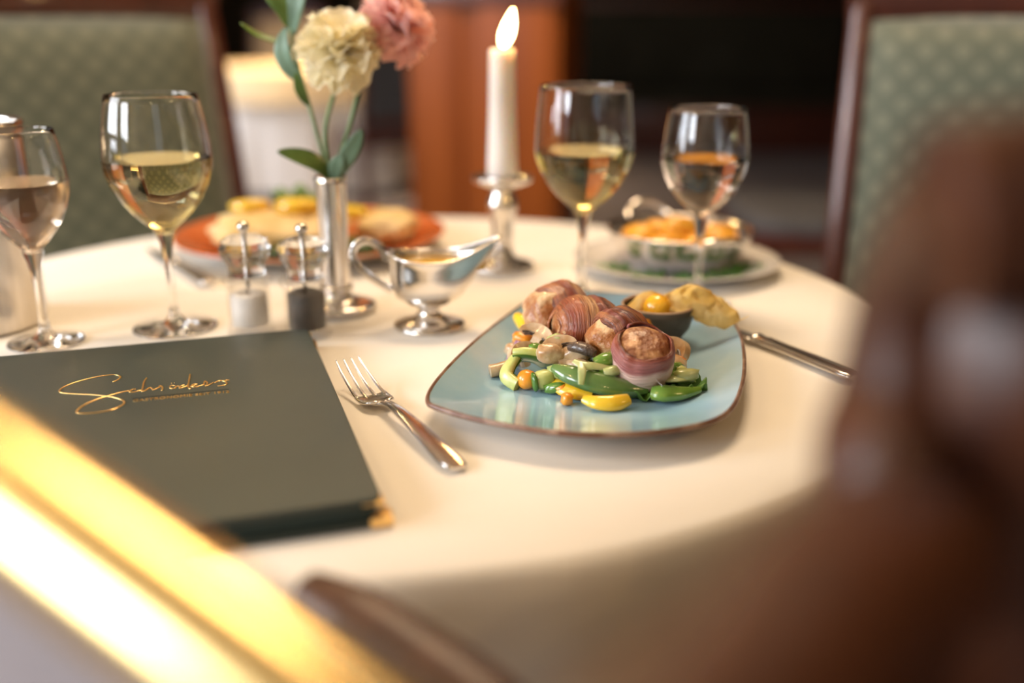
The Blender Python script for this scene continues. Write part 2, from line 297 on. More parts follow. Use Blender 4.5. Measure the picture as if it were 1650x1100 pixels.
def blob_data(dims, seed=0, amp=0.15, freq=1.6, sub=3, power=2.0, drum=False):
    bm = bmesh.new(); bmesh.ops.create_icosphere(bm, subdivisions=sub, radius=1.0); off = Vector((seed * 3.7, seed * 1.3, seed * 5.1))
    for v in bm.verts:
        d = v.co.normalized()
        if power != 2.0:
            k = (math.hypot(d.x, d.y) ** power + abs(d.z) ** power) ** (-1 / power) if drum else (abs(d.x) ** power + abs(d.y) ** power + abs(d.z) ** power) ** (-1 / power); d = d * k
        f = 1 + amp * noise.noise(v.co.normalized() * freq + off) + amp * 0.4 * noise.noise(v.co.normalized() * freq * 3 + off)
        v.co = Vector((d.x * dims[0], d.y * dims[1], d.z * dims[2])) * f
    bm.verts.index_update(); vs = [v.co.copy() for v in bm.verts]; fs = [tuple(v.index for v in f.verts) for f in bm.faces]; bm.free(); return vs, fs
def blob(name, c, dims, m, parent=None, seed=0, amp=0.15, freq=1.6, sub=3, power=2.0, rot=(0, 0, 0), drum=False):
    vs, fs = blob_data(dims, seed, amp, freq, sub, power, drum); return mesh(name, vs, fs, m, parent, True, c, rot)
def copy_tree(o, parent=None):
    c = o.copy(); COL.objects.link(c); c.parent = parent
    for ch in [x for x in bpy.data.objects if x.parent == o]: copy_tree(ch, c)
    return c
def T(x, y, z=0.0): return (x, y, TZ + z)

# ------------------------------------------------------------------ the room
X0, X1, Y0, Y1, H = -3.0, 3.6, -2.6, 8.6, 2.75
def struct(o): o['kind'] = 'structure'; return o
struct(box('floor', ((X0 + X1) / 2, (Y0 + Y1) / 2, -0.05), (X1 - X0, Y1 - Y0, 0.1), 'floor'))
struct(box('ceiling', ((X0 + X1) / 2, (Y0 + Y1) / 2, H + 0.05), (X1 - X0, Y1 - Y0, 0.1), 'ceil'))
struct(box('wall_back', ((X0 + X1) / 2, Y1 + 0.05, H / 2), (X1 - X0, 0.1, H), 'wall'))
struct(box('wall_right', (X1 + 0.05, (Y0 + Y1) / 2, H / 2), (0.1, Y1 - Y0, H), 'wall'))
def wall_with_windows(name, along, fixed, a0, a1, wins, z0, z1, m):
    vs, fs = [], []
    def seg(p, q, zl, zh):
        c = ((p + q) / 2, fixed, (zl + zh) / 2) if along == 'x' else (fixed, (p + q) / 2, (zl + zh) / 2)
        s = (q - p, 0.12, zh - zl) if along == 'x' else (0.12, q - p, zh - zl)
        v, f = box_data(*c, *s); k = len(vs); vs.extend(v); fs.extend(tuple(i + k for i in x) for x in f)
    seg(a0, a1, 0, z0); seg(a0, a1, z1, H); cur = a0
    for p, q in wins: seg(cur, p, z0, z1); cur = q
    seg(cur, a1, z0, z1); return struct(mesh(name, vs, fs, m, None, False))
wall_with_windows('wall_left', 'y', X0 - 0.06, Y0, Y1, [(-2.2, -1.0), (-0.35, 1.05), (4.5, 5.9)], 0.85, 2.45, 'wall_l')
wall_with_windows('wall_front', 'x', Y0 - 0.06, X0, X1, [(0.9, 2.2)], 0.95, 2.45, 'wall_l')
def window(name, along, fixed, p, q, z0, z1):
    o = bpy.data.objects.new(name, None); COL.objects.link(o); o['kind'] = 'structure'
    c = (p + q) / 2; zc = (z0 + z1) / 2; o.location = (c, fixed, z0) if along == 'x' else (fixed, c, z0)
    def bar(nm, d, z, l, h, t=0.05):
        return box(nm, (d, 0, z) if along == 'x' else (0, d, z), (l, t, h) if along == 'x' else (t, l, h), 'mahog', o)
    bar('window_frame', 0, 0.02, q - p, 0.05); bar('window_frame', 0, z1 - z0 - 0.02, q - p, 0.05)
    bar('window_frame', p - c + 0.02, zc - z0, 0.05, z1 - z0 - 0.1); bar('window_frame', q - c - 0.02, zc - z0, 0.05, z1 - z0 - 0.1); bar('mullion', 0, zc - z0, 0.04, z1 - z0 - 0.1)
    return o
window('window_1', 'y', X0 - 0.06, -0.35, 1.05, 0.85, 2.45); window('window_2', 'y', X0 - 0.06, 4.5, 5.9, 0.85, 2.45)
window('window_3', 'y', X0 - 0.06, -2.2, -1.0, 0.85, 2.45); window('window_4', 'x', Y0 - 0.06, 0.9, 2.2, 0.95, 2.45)

# wooden pillar behind the candle: shaft, inset panels with mouldings, plinth and capital
pl = thing('wooden_pillar', 'orange brown panelled wooden pillar behind the lit candle', 'pillar', (-0.05, 3.55, 0), R(-14))
box('shaft', (0, 0, H / 2), (0.52, 0.40, H - 0.02), 'pillar', pl, 0.02)
box('plinth', (0, 0, 0.09), (0.58, 0.46, 0.18), 'pillar', pl, 0.015)
box('capital', (0, 0, H - 0.10), (0.60, 0.48, 0.18), 'pillar', pl, 0.015)
for sx, wdt in ((-0.155, 0.20), (0.11, 0.28)):
    box('panel', (sx, -0.205, 0.85), (wdt - 0.03, 0.02, 1.05), 'pillar', pl, 0.008)
box('crosspiece', (0, -0.21, 1.11), (0.54, 0.03, 0.10), 'mahog', pl, 0.008)

# ------------------------------------------------------------------ the table with its cloth
TC = (-0.13, 0.96); TR_ = 0.50
tb = thing('round_table', 'round dining table under the white cloth in the foreground', 'table', (TC[0], TC[1], 0))
lathe('table_top', [(0, 0.700), (0.485, 0.700), (0.49, 0.705), (0.49, 0.730), (0.485, 0.735), (0, 0.735)], 'mahog', tb, 64)
lathe('pedestal', [(0, 0.0), (0.26, 0.0), (0.26, 0.03), (0.08, 0.06), (0.05, 0.12), (0.05, 0.60), (0.09, 0.69), (0, 0.69)], 'mahog', tb, 24)
def cloth_mesh(rad, drop, folds, amp, seed, n=160, ring=14):
    rnd = random.Random(seed); ph = [rnd.uniform(0, 6.28) for _ in range(4)]; vs, fs = [(0, 0, 0)], []
    rr = [(rad * k / 8, 0.0) for k in range(1, 9)] + [(rad + 0.004, -0.002), (rad + 0.008, -0.008)] + [(rad + 0.010, -0.008 - drop * (k / ring) ** 1.1) for k in range(1, ring + 1)]
    for i, (r, z) in enumerate(rr):
        for k in range(n):
            a = 2 * math.pi * k / n; q = max(0.0, -z / drop)
            f = amp * q ** 0.7 * (math.sin(folds * a + ph[0]) + 0.5 * math.sin(folds * 1.0 * a * 2 + ph[1]) + 0.4 * math.sin(3 * a + ph[2])) + 0.05 * q
            vs.append(((r + f) * math.cos(a), (r + f) * math.sin(a), z + (0.0 if r > rad - 0.001 else 0.0006 * noise.noise(Vector((r * math.cos(a) * 9, r * math.sin(a) * 9, seed))))))
    for k in range(n): fs.append((0, 1 + k, 1 + (k + 1) % n))
    for i in range(len(rr) - 1):
        for k in range(n):
            j = (k + 1) % n; b = 1 + i * n; fs.append((b + k, b + n + k, b + n + j, b + j))
    return vs, fs
vs, fs = cloth_mesh(TR_, 0.235, 11, 0.012, 3)
tc_ = fixn(mesh('tablecloth', vs, fs, 'cloth', None, True, (TC[0], TC[1], TZ)))
tag(tc_, 'cream white tablecloth draped over the round dining table in front', 'tablecloth')

# ------------------------------------------------------------------ blue plate
PC = (0.068, 0.775)
outl = [(-0.0615, 0.664), (-0.0555, 0.712), (-0.034, 0.792), (-0.006, 0.872), (0.024, 0.938), (0.066, 0.957), (0.112, 0.950), (0.162, 0.925), (0.194, 0.885),
        (0.199, 0.835), (0.190, 0.768), (0.171, 0.690), (0.145, 0.632), (0.100, 0.606), (0.043, 0.601), (-0.012, 0.620), (-0.050, 0.645)]
ol = crom([(x - PC[0], y - PC[1], 0) for x, y in outl], 6, True); NO = len(ol)
def rings(prof):
    vs, fs = [(0, 0, prof[0][1])], []
    for s, z in prof:
        vs += [(p.x * s, p.y * s, z) for p in ol]
    for k in range(NO): fs.append((0, 1 + k, 1 + (k + 1) % NO))
    for i in range(len(prof) - 1):
        for k in range(NO):
            j = (k + 1) % NO; b = 1 + i * NO; fs.append((b + k, b + j, b + NO + j, b + NO + k))
    return vs, fs
pt = thing('dinner_plate', 'light blue glazed plate with brown rim holding the bacon wrapped meat', 'plate', T(*PC, 0.0012))
vs, fs = rings([(0.2, 0.0072), (0.5, 0.0072), (0.62, 0.0078), (0.72, 0.0095), (0.82, 0.0130), (0.9, 0.0165), (0.96, 0.0190), (0.992, 0.0205)]); mesh('glazed_top', vs, fs, 'plate', pt)
vs, fs = rings([(0.2, 0.0), (0.66, 0.0), (0.69, 0.0025), (0.76, 0.006), (0.86, 0.0095), (0.95, 0.0140), (0.992, 0.0172)]); mesh('underside', vs, fs, 'foot', pt)
sweep('rim', [(p.x * 0.993, p.y * 0.993, 0.0188) for p in ol], (0.0018, 0.0021), 'rim', pt, 8, closed=True)
PZ = 0.0088                     # food rests at this height above the cloth

# ------------------------------------------------------------------ bacon skewer
sk = thing('bacon_skewer', 'skewer of four bacon wrapped chicken pieces lying across the vegetables', 'meat skewer', T(0.066, 0.758, PZ))
O = Vector((0.066, 0.758, PZ))
def wrap(piece, rad, axis_len, m, a0, a1, seed, thick=0.0016, puff=0.1, ridge=0.06, tilt=0.0, off=0.0, taper=0.16):
    """strip of bacon wound round the local Z axis of a piece"""
    nu, nv = 56, 12; vs, fs, uvs = [], [], []
    for i in range(nu + 1):
        u = i / nu; a = R(a0 + (a1 - a0) * u)
        for j in range(nv + 1):
            v = j / nv; z = (v - 0.5) * axis_len + off + tilt * (u - 0.5) + (0.0016 + 0.0030 * abs(2 * v - 1)) * noise.noise(Vector((u * 7, v * 1.5, seed))) + 0.0009 * noise.noise(Vector((u * 31, v, seed)))
            bulge = 1 + puff * (1 - (2 * v - 1) ** 2) + ridge * noise.noise(Vector((u * 5 + seed, v * 3, 7))) + 0.03 * noise.noise(Vector((u * 17, v * 9, seed)))
            edge = (0.93 if j in (0, nv) else 1.0) * (1 - taper * abs(2 * v - 1) ** 3.5)
            r = rad * bulge * edge + 0.0012 * u
            vs.append((r * math.cos(a), r * math.sin(a), z)); uvs.append((u, v))
    n = len(vs)
    for i in range(nu):
        for j in range(nv):
            p = i * (nv + 1) + j; fs.append((p, p + nv + 1, p + nv + 2, p + 1))
    o = mesh('bacon_strip', vs, fs, m, piece, True, None, None, uvs)
    s = o.modifiers.new('thickness', 'SOLIDIFY'); s.thickness = thick; s.offset = -1
    return o
def piece(px, axis, spin, rad, hgt, m, seed, label, amp=0.13, power=3.0):
    rot = (Vector(axis).to_track_quat('Z', 'Y').to_matrix() @ Matrix.Rotation(R(spin), 3, 'Z')).to_euler()
    o = blob('chicken_piece', (Vector(px) - O), (rad * 0.94, rad * 0.94, hgt), m, sk, seed, amp, 2.3, 4, power, rot, True); o['label'] = label; return o
ca = piece((0.0980, 0.7085, 0.0375), (0.06, -0.42, 0.90), 0, 0.0225, 0.0180, 'chicken', 1, 'nearest chicken piece with a browned round top', 0.05, 4.0)
wrap(ca, 0.0220, 0.0345, 'bacon_a', 100, 470, 1, off=-0.0022, tilt=0.003, puff=0.08, taper=0.05)
cb = piece((0.0800, 0.7400, 0.0430), (-0.72, -0.62, -0.22), 0, 0.0190, 0.0225, 'chicken_pale', 2, 'third chicken piece under dark crisp bacon')
wrap(cb, 0.0180, 0.030, 'bacon_b', -20, 345, 2, ridge=0.16, puff=0.16, off=-0.0075, tilt=0.006); wrap(cb, 0.0205, 0.016, 'bacon_d', 40, 250, 12, ridge=0.12, puff=0.10, off=-0.001, tilt=-0.008)
cc = piece((0.0550, 0.7740, 0.0405), (-0.93, -0.32, 0.12), 0, 0.0225, 0.0215, 'chicken_pale', 3, 'second chicken piece under glazed bacon')
wrap(cc, 0.0218, 0.047, 'bacon_c', -60, 305, 3, ridge=0.12, puff=0.14, off=0.0, taper=0.5); wrap(cc, 0.0245, 0.018, 'bacon_b', 10, 240, 13, ridge=0.12, puff=0.06, off=-0.012, tilt=0.012)
cd = piece((0.0340, 0.8120, 0.0415), (-0.80, -0.58, 0.02), 0, 0.0220, 0.0245, 'chicken_pale', 4, 'farthest chicken piece with a pale cut end')
wrap(cd, 0.0216, 0.040, 'bacon_d', 0, 360, 4, ridge=0.10, off=-0.0075, puff=0.12); wrap(cd, 0.0245, 0.017, 'bacon_c', 20, 250, 14, ridge=0.12, puff=0.06, off=-0.012, tilt=0.008)
sp_pts = [(0.013, 0.845, 0.043), (0.0335, 0.812, 0.041), (0.054, 0.773, 0.040), (0.079, 0.739, 0.040), (0.0985, 0.708, 0.030), (0.1105, 0.6835, 0.0235)]
sweep('skewer_stick', [Vector(p) - O for p in crom(sp_pts, 4)], [0.0012] * 6 + [0.0003], 'skewer', sk, 8)

# ------------------------------------------------------------------ vegetables, each one a thing
def V(x, y, z): return T(x, y, z)
def strip_thing(name, label, pts, rad, m, e=2.4, n=10, up=(0, 0, 1), cat='vegetable', group=None, k=5):
    b = Vector(pts[0]); P = crom([Vector(p) - b for p in pts], k)
    o = sweep(name, P, rad, m, None, n, up, e); o.location = T(b.x, b.y, b.z); return tag(o, label, cat, group)
def arc(c, r, a0, a1, z, n=7, tilt=0.0):
    return [(c[0] + r * math.cos(R(a0 + (a1 - a0) * i / n)), c[1] + r * math.sin(R(a0 + (a1 - a0) * i / n)), z + tilt * i / n) for i in range(n + 1)]
def zucchini(label, pts, w_, h_, skin_side=1, up=(0, 0, 1), k=4):
    b = Vector(pts[0]); P = [Vector(p) - b for p in crom(pts, k)]; t = thing('zucchini_slice', label, 'vegetable', T(b.x, b.y, b.z))
    sweep('flesh', P, [(w_ * 0.8, h_ * 0.9), (w_, h_), (w_, h_), (w_ * 0.8, h_ * 0.9)], 'zuc', t, 12, up, 3.0)
    Q = []
    for i, p in enumerate(P):
        d = (P[min(i + 1, len(P) - 1)] - P[max(i - 1, 0)]).normalized().cross(Vector(up)).normalized(); Q.append(p + d * (w_ * 0.93 * skin_side))
    sweep('skin', Q, (w_ * 0.16, h_ * 0.93), 'zskin', t, 8, up, 2.6); return t
def mushroom(label, c, size, rot, dark=True, thick=0.0035):
    t = thing('mushroom_slice', label, 'vegetable', T(*c)); t.rotation_euler = rot
    half = [(0.0, 0.62), (0.30, 0.58), (0.62, 0.42), (0.85, 0.15), (0.88, -0.08), (0.72, -0.18), (0.55, -0.06), (0.30, 0.05), (0.20, -0.10), (0.20, -0.70), (0.12, -0.80), (0.0, -0.82)]
    pts = crom([(x, y, 0) for x, y in half] + [(-x, y, 0) for x, y in half[-2:0:-1]], 3, True); n = len(pts)
    def bent(x, y, z): return (x * size, y * size, z + size * 0.22 * (x * x) - size * 0.10 * y * y)
    vs = [bent(p.x, p.y, -thick) for p in pts] + [bent(p.x, p.y, thick) for p in pts]
    fs = [(i, (i + 1) % n, n + (i + 1) % n, n + i) for i in range(n)] + [tuple(range(n - 1, -1, -1)), tuple(range(n, 2 * n))]
    o = mesh('flesh', vs, fs, 'mush', t); bm = bmesh.new(); bm.from_mesh(o.data); bmesh.ops.triangulate(bm, faces=[f for f in bm.faces if len(f.verts) > 4]); bm.to_mesh(o.data); bm.free(); sharp(o, 50)
    if dark:
        for s in (-1, 1):
            g = [(s * 0.26, 0.10), (s * 0.5, 0.05), (s * 0.76, -0.10)]
            sweep('gills', [bent(x, y, 0) for x, y in g], (size * 0.10, thick * 1.25), 'gill', t, 8, (0, 0, 1))
    return t
def cube_veg(name, label, c, s, m, rot, group=None):
    vs, fs = blob_data(s, len(label) % 50, 0.06, 1.5, 2, 7); o = mesh(name, vs, fs, m, None, True, T(*c), rot); return tag(o, label, 'vegetable', group)
def frill(name, c, r, m, seed, parent=None, h=0.012):
    """curly leaf: a rosette disc with a crimped edge"""
    nr, n = 6, 48; vs, fs = [(0, 0, 0)], []
    for i in range(1, nr + 1):
        for k in range(n):
            a = 2 * math.pi * k / n; u = i / nr; rr = r * u * (1 + 0.25 * noise.noise(Vector((math.cos(a) * 1.5, math.sin(a) * 1.5, seed)))); vs.append((rr * math.cos(a), rr * math.sin(a) * 0.7, h * u * u * (0.7 + 0.6 * math.sin(9 * a + seed)) + 0.004 * noise.noise(Vector((rr * 60, a * 3, seed)))))
    for k in range(n): fs.append((0, 1 + k, 1 + (k + 1) % n))
    for i in range(nr - 1):
        for k in range(n): b = 1 + i * n; fs.append((b + k, b + n + k, b + n + (k + 1) % n, b + (k + 1) % n))
    o = mesh(name, vs, fs, m, parent, True, c); s = o.modifiers.new('t', 'SOLIDIFY'); s.thickness = 0.0008; return o
strip_thing('yellow_pepper_strip', 'short yellow pepper stub poking up left of the farthest bacon piece', [(0.004, 0.828, 0.034), (0.014, 0.813, 0.029), (0.024, 0.798, 0.020)], [(0.004, 0.004), (0.0075, 0.006), (0.0085, 0.006), (0.006, 0.005)], 'ypep')
strip_thing('yellow_pepper_strip', 'curved yellow pepper strip emerging beside the pale zucchini cube', [(0.029, 0.716, 0.018), (0.037, 0.703, 0.015), (0.047, 0.695, 0.0145), (0.060, 0.691, 0.014)], [(0.003, 0.002), (0.0055, 0.003), (0.0060, 0.0032), (0.0058, 0.003), (0.004, 0.002)], 'ypep', up=(0, -0.8, 0.6))
strip_thing('yellow_pepper_strip', 'glossy yellow pepper strip lying at the front of the vegetables', [(0.052, 0.678, 0.0155), (0.062, 0.672, 0.0150), (0.074, 0.671, 0.0150), (0.085, 0.677, 0.0155)], [(0.003, 0.002), (0.0050, 0.003), (0.0060, 0.0036), (0.0062, 0.0036), (0.0045, 0.003)], 'ypep', up=(0, -0.8, 0.6))
strip_thing('snow_pea_pod', 'large dark green pod lying across the front of the vegetables', [(0.031, 0.708, 0.029), (0.045, 0.697, 0.027), (0.064, 0.690, 0.0235), (0.082, 0.689, 0.020), (0.101, 0.694, 0.0165)], [(0.003, 0.003), (0.0075, 0.0045), (0.0088, 0.0052), (0.0084, 0.005), (0.0065, 0.004), (0.003, 0.002)], 'pod', up=(0, -0.75, 0.66))
strip_thing('green_pepper_strip', 'bright green pepper strip at the right front of the plate', [(0.104, 0.687, 0.0165), (0.112, 0.684, 0.0175), (0.125, 0.688, 0.0160), (0.141, 0.698, 0.0150)], [(0.0052, 0.0042), (0.0068, 0.0045), (0.0055, 0.004), (0.0025, 0.002)], 'gpep', up=(0, -0.7, 0.7))
strip_thing('green_pepper_strip', 'dark green pepper strip tucked under the nearest bacon piece on the right', [(0.104, 0.715, 0.020), (0.118, 0.712, 0.022), (0.132, 0.717, 0.018), (0.144, 0.727, 0.0145)], [(0.006, 0.004), (0.0095, 0.005), (0.009, 0.005), (0.004, 0.003)], 'gpep')
strip_thing('leek_strip', 'translucent pale green leek strip lying over the green pod', [(0.046, 0.700, 0.0375), (0.053, 0.694, 0.036), (0.062, 0.695, 0.035), (0.074, 0.699, 0.032)], [(0.002, 0.0006), (0.0036, 0.0008), (0.0034, 0.0008), (0.002, 0.0006)], 'leek', up=(0, -0.6, 0.8))
strip_thing('leek_strip', 'pale leek strip hanging down over the middle of the green pod', [(0.051, 0.697, 0.0375), (0.0515, 0.688, 0.0335), (0.0505, 0.681, 0.0255)], [(0.002, 0.0006), (0.0032, 0.0007), (0.002, 0.0006)], 'leek', up=(0, -0.9, 0.4))
strip_thing('leek_strip', 'pale olive leek strip below the nearest bacon piece on the right edge', [(0.112, 0.703, 0.0205), (0.122, 0.702, 0.0225), (0.132, 0.709, 0.020), (0.139, 0.716, 0.015)], [(0.003, 0.0015), (0.006, 0.002), (0.006, 0.002), (0.003, 0.0015)], 'leek')
strip_thing('green_bean', 'short green bean end left of the nearest bacon piece', [(0.062, 0.704, 0.034), (0.070, 0.706, 0.036), (0.079, 0.713, 0.036)], [(0.004, 0.004), (0.0065, 0.0055), (0.006, 0.005)], 'gpep')
strip_thing('green_bean', 'small light green bean end beside the nearest bacon piece', [(0.068, 0.694, 0.030), (0.074, 0.695, 0.031), (0.081, 0.700, 0.031)], [(0.003, 0.003), (0.0045, 0.004), (0.004, 0.004)], 'leek')
zucchini('curved zucchini slice standing at the left end of the pile', [(0.003, 0.735, 0.0285), (-0.003, 0.728, 0.022), (-0.004, 0.722, 0.0165), (0.004, 0.714, 0.0125)], 0.0036, 0.0058, -1, (0.8, -0.5, 0.5))
zucchini('zucchini slice lying behind the orange tomato', [(0.002, 0.737, 0.0300), (0.012, 0.735, 0.0310), (0.022, 0.736, 0.0280), (0.028, 0.741, 0.023)], 0.0042, 0.0070, 1, (0, -0.7, 0.7))
zc = thing('zucchini_cube', 'pale zucchini cube with green skin beside the orange tomato', 'vegetable', T(0.0245, 0.712, 0.0180), R(12))
blob('flesh', (0, 0, 0), (0.0085, 0.0058, 0.0072), 'zuc', zc, 4, 0.05, 1.5, 2, 7, (0, R(-8), 0)); blob('skin', (-0.0078, -0.001, -0.001), (0.0022, 0.0060, 0.0070), 'zskin', zc, 6, 0.05, 1.5, 2, 5, (0, R(-8), 0))
strip_thing('leek_strip', 'yellow green leek core wedged above the sliced mushrooms', [(0.030, 0.745, 0.038), (0.035, 0.741, 0.041), (0.039, 0.742, 0.040)], [(0.004, 0.004), (0.0065, 0.005), (0.005, 0.004)], 'leek')
tm = thing('cherry_tomato', 'round orange cherry tomato at the left front of the pile', 'tomato', T(0.0115, 0.7165, 0.0165)); blob('fruit', (0, 0, 0), (0.0078, 0.0078, 0.0078), 'carrot', tm, 9, 0.05, 1.2, 3); blob('stem_scar', (0, 0.0045, 0.0062), (0.0012, 0.0012, 0.0008), 'zskin', tm, 2, 0.1, 1, 1)
cube_veg('carrot_cube', 'small orange carrot cube lying in front of the yellow pepper strip', (0.0405, 0.684, 0.0132), (0.0040, 0.0045, 0.0045), 'carrot', (0, 0.1, 0.3))
cube_veg('carrot_baton', 'orange carrot baton leaning against the grey sauce bowl', (0.1135, 0.806, 0.0335), (0.0095, 0.0045, 0.005), 'carrot', (0, R(-35), 0.2))
cube_veg('carrot_baton', 'orange carrot baton right of the nearest bacon piece', (0.1285, 0.742, 0.0235), (0.009, 0.005, 0.004), 'carrot', (0, R(15), -0.3))
cube_veg('carrot_cube', 'orange carrot chunk below the short yellow pepper stub', (0.009, 0.796, 0.0235), (0.0085, 0.005, 0.005), 'carrot', (0.2, 0.2, -0.4))
cube_veg('purple_onion_piece', 'purple onion piece above the tan mushroom stick', (0.0015, 0.762, 0.0165), (0.006, 0.005, 0.005), 'onion', (0.3, 0.2, 0.4))
cube_veg('purple_onion_piece', 'dark purple onion piece under the orange carrot chunk', (0.007, 0.778, 0.0225), (0.006, 0.005, 0.004), 'onion', (0.1, 0.5, 0.1))
cube_veg('onion_piece', 'pale onion piece at the left edge of the pile', (0.0005, 0.784, 0.0175), (0.005, 0.006, 0.0055), 'mush', (0.4, 0.1, 0.7))
cube_veg('green_pepper_cube', 'bright green pepper cube between zucchini and mushroom', (0.0185, 0.7395, 0.0335), (0.0055, 0.0040, 0.0045), 'gpep', (0.2, 0.1, 0.5))
strip_thing('mushroom_stick', 'tan mushroom stick lying at the far left of the vegetables', [(-0.0175, 0.741, 0.0145), (-0.010, 0.743, 0.0155), (0.0, 0.748, 0.0185)], [(0.0055, 0.0052), (0.005, 0.005), (0.0045, 0.004)], 'mush')
mushroom('mushroom slice with dark gills below the farthest bacon piece', (0.0215, 0.764, 0.034), 0.0185, Euler((R(58), R(18), R(-38))))
mushroom('glazed mushroom slice with dark gills in the middle of the pile', (0.035, 0.733, 0.035), 0.0175, Euler((R(50), R(-14), R(22))))
mushroom('greyish mushroom slice at the right behind the nearest bacon piece', (0.1325, 0.760, 0.025), 0.017, Euler((R(60), R(8), R(-60))))
mushroom('plain pale mushroom slice leaning at the left behind zucchini', (0.0075, 0.757, 0.024), 0.0145, Euler((R(64), R(-10), R(35))), False)
strip_thing('mushroom_gill_strip', 'shiny black mushroom strip under the third bacon piece', [(0.044, 0.728, 0.0390), (0.053, 0.722, 0.0405), (0.063, 0.716, 0.0375)], [(0.003, 0.003), (0.006, 0.0042), (0.0065, 0.0045), (0.004, 0.003)], 'gill')
tag(blob('mushroom_chunk', T(0.0300, 0.7290, 0.0330), (0.0115, 0.0070, 0.0080), 'mush', None, 5, 0.2, 1.8, 3, 2.6, (0.3, 0.2, 0.3)), 'glazed tan mushroom chunk behind the green pod', 'vegetable')
tag(blob('mushroom_chunk', T(0.0480, 0.7320, 0.0310), (0.0120, 0.0080, 0.0085), 'mush', None, 8, 0.2, 1.8, 3, 2.6, (0.2, -0.2, -0.3)), 'tan mushroom chunk below the third bacon piece', 'vegetable')
tag(frill('spinach_leaf', T(0.0950, 0.6985, 0.0115), 0.020, 'parsley', 4.4, None, 0.006), 'dark green wilted leaf under the nearest bacon piece', 'salad leaf')
tag(frill('spinach_leaf', T(0.1290, 0.7080, 0.0110), 0.019, 'parsley', 7.1, None, 0.008), 'green wilted leaf beside the right green pepper strip', 'salad leaf')
rnd = random.Random(12); KN = {'zuc': 'pale zucchini', 'gpep': 'green pepper', 'pod': 'dark green bean', 'leek': 'yellowish leek', 'mush': 'tan mushroom', 'ypep': 'yellow pepper', 'carrot': 'orange carrot'}
for i in range(46):             # chopped vegetables that carry the skewer
    a = rnd.random(); x = 0.012 + 0.110 * a + rnd.uniform(-0.008, 0.008); y = 0.805 - 0.085 * a + rnd.uniform(-0.034, 0.022)
    if i > 16: x = rnd.uniform(0.018, 0.136); y = 0.700 + 0.03 * rnd.random() - 0.12 * max(0, x - 0.11) + 0.5 * max(0, 0.04 - x)
    m = rnd.choice(['zuc', 'gpep', 'pod', 'leek', 'leek', 'mush', 'gpep', 'carrot' if i % 3 == 0 else 'pod'])
    s = rnd.uniform(0.0042, 0.0080); z = PZ + s * 0.9 + (0.0 if i % 2 else 0.008)
    vs, fs = blob_data((s * 1.5, s * 0.9, s * 0.7), i, 0.1, 1.5, 2, 5); o = mesh('chopped_vegetable', vs, fs, m, None, True, T(x, y, z), (rnd.uniform(-.5, .5), rnd.uniform(-.4, .4), rnd.uniform(0, 3)))
    tag(o, 'small chopped %s chunk half buried under the bacon wrapped skewer' % KN[m], 'vegetable', 'chopped %s under the skewer' % KN[m])

# ------------------------------------------------------------------ sauce bowl with physalis
BC = (0.1270, 0.832)
bo = thing('sauce_bowl', 'small dark grey stoneware bowl standing on the blue plate', 'bowl', T(*BC, 0.0110))
lathe('bowl_body', [(0, 0.0), (0.017, 0.0), (0.021, 0.003), (0.0285, 0.014), (0.0315, 0.026), (0.0318, 0.0325), (0.0296, 0.0325), (0.0292, 0.026), (0.026, 0.015), (0.018, 0.006), (0, 0.005)], 'stoneware', bo, 40)
lathe('bowl_rim', [(0.0290, 0.0322), (0.0300, 0.0336), (0.0312, 0.0338), (0.0320, 0.0326), (0.0316, 0.0318), (0.0296, 0.0318)], 'stone_rim', bo, 40, closed=True)
o = lathe('chutney', [(0, 0.0012), (0.010, 0.0016), (0.02, 0.0006), (0.0268, 0.0), (0.024, -0.006), (0, -0.012)], 'chutney', None, 32); o.location = T(*BC, 0.0110 + 0.0245); tag(o, 'orange fruit chutney filling the small grey bowl', 'sauce')
ph = thing('physalis', 'yellow physalis berry with crumpled papery husk on the grey bowl', 'fruit', T(BC[0] - 0.001, BC[1] - 0.008, 0.0300))
blob('berry', (-0.001, -0.004, 0.0135), (0.0125, 0.0125, 0.0125), 'physalis', ph, 3, 0.03, 1.2, 3)
def husk(ctrl, seed, amp=0.004, nu=16, nv=12):
    """ctrl: rows of points, each row a smooth curve; surface lofted between and crumpled"""
    rows = [crom(r, 8) for r in ctrl]; cols = list(zip(*rows)); cols = [crom(c, 8) for c in cols]; vs, fs = [], []
    nv_ = len(cols[0])
    for i, c in enumerate(cols):
        for j, p in enumerate(c):
            q = p + Vector((0, 0, 0)); k = 0.6 - 2.2 * abs(noise.noise(p * 62 + Vector((seed, 0, 0)))); k2 = 0.5 - 2 * abs(noise.noise(p * 170 + Vector((0, seed, 0))))
            vs.append(q + Vector((0.3, -0.5, 0.8)) * (amp * 0.42 * k + amp * 0.14 * k2))
    for i in range(len(cols) - 1):
        for j in range(nv_ - 1): a = i * nv_ + j; fs.append((a, a + nv_, a + nv_ + 1, a + 1))
    o = mesh('husk_leaf', vs, fs, 'husk', ph); s = o.modifiers.new('t', 'SOLIDIFY'); s.thickness = 0.0004; return o
husk([[(-0.038, 0.004, 0.003), (-0.024, 0.006, 0.014), (-0.012, 0.010, 0.0245), (0.002, 0.012, 0.022)], [(-0.037, 0.000, 0.001), (-0.026, -0.002, 0.009), (-0.016, 0.002, 0.0175), (-0.004, 0.008, 0.021)], [(-0.036, -0.002, -0.001), (-0.027, -0.006, 0.005), (-0.018, -0.006, 0.010), (-0.010, 0.004, 0.017)]], 1, 0.0045)
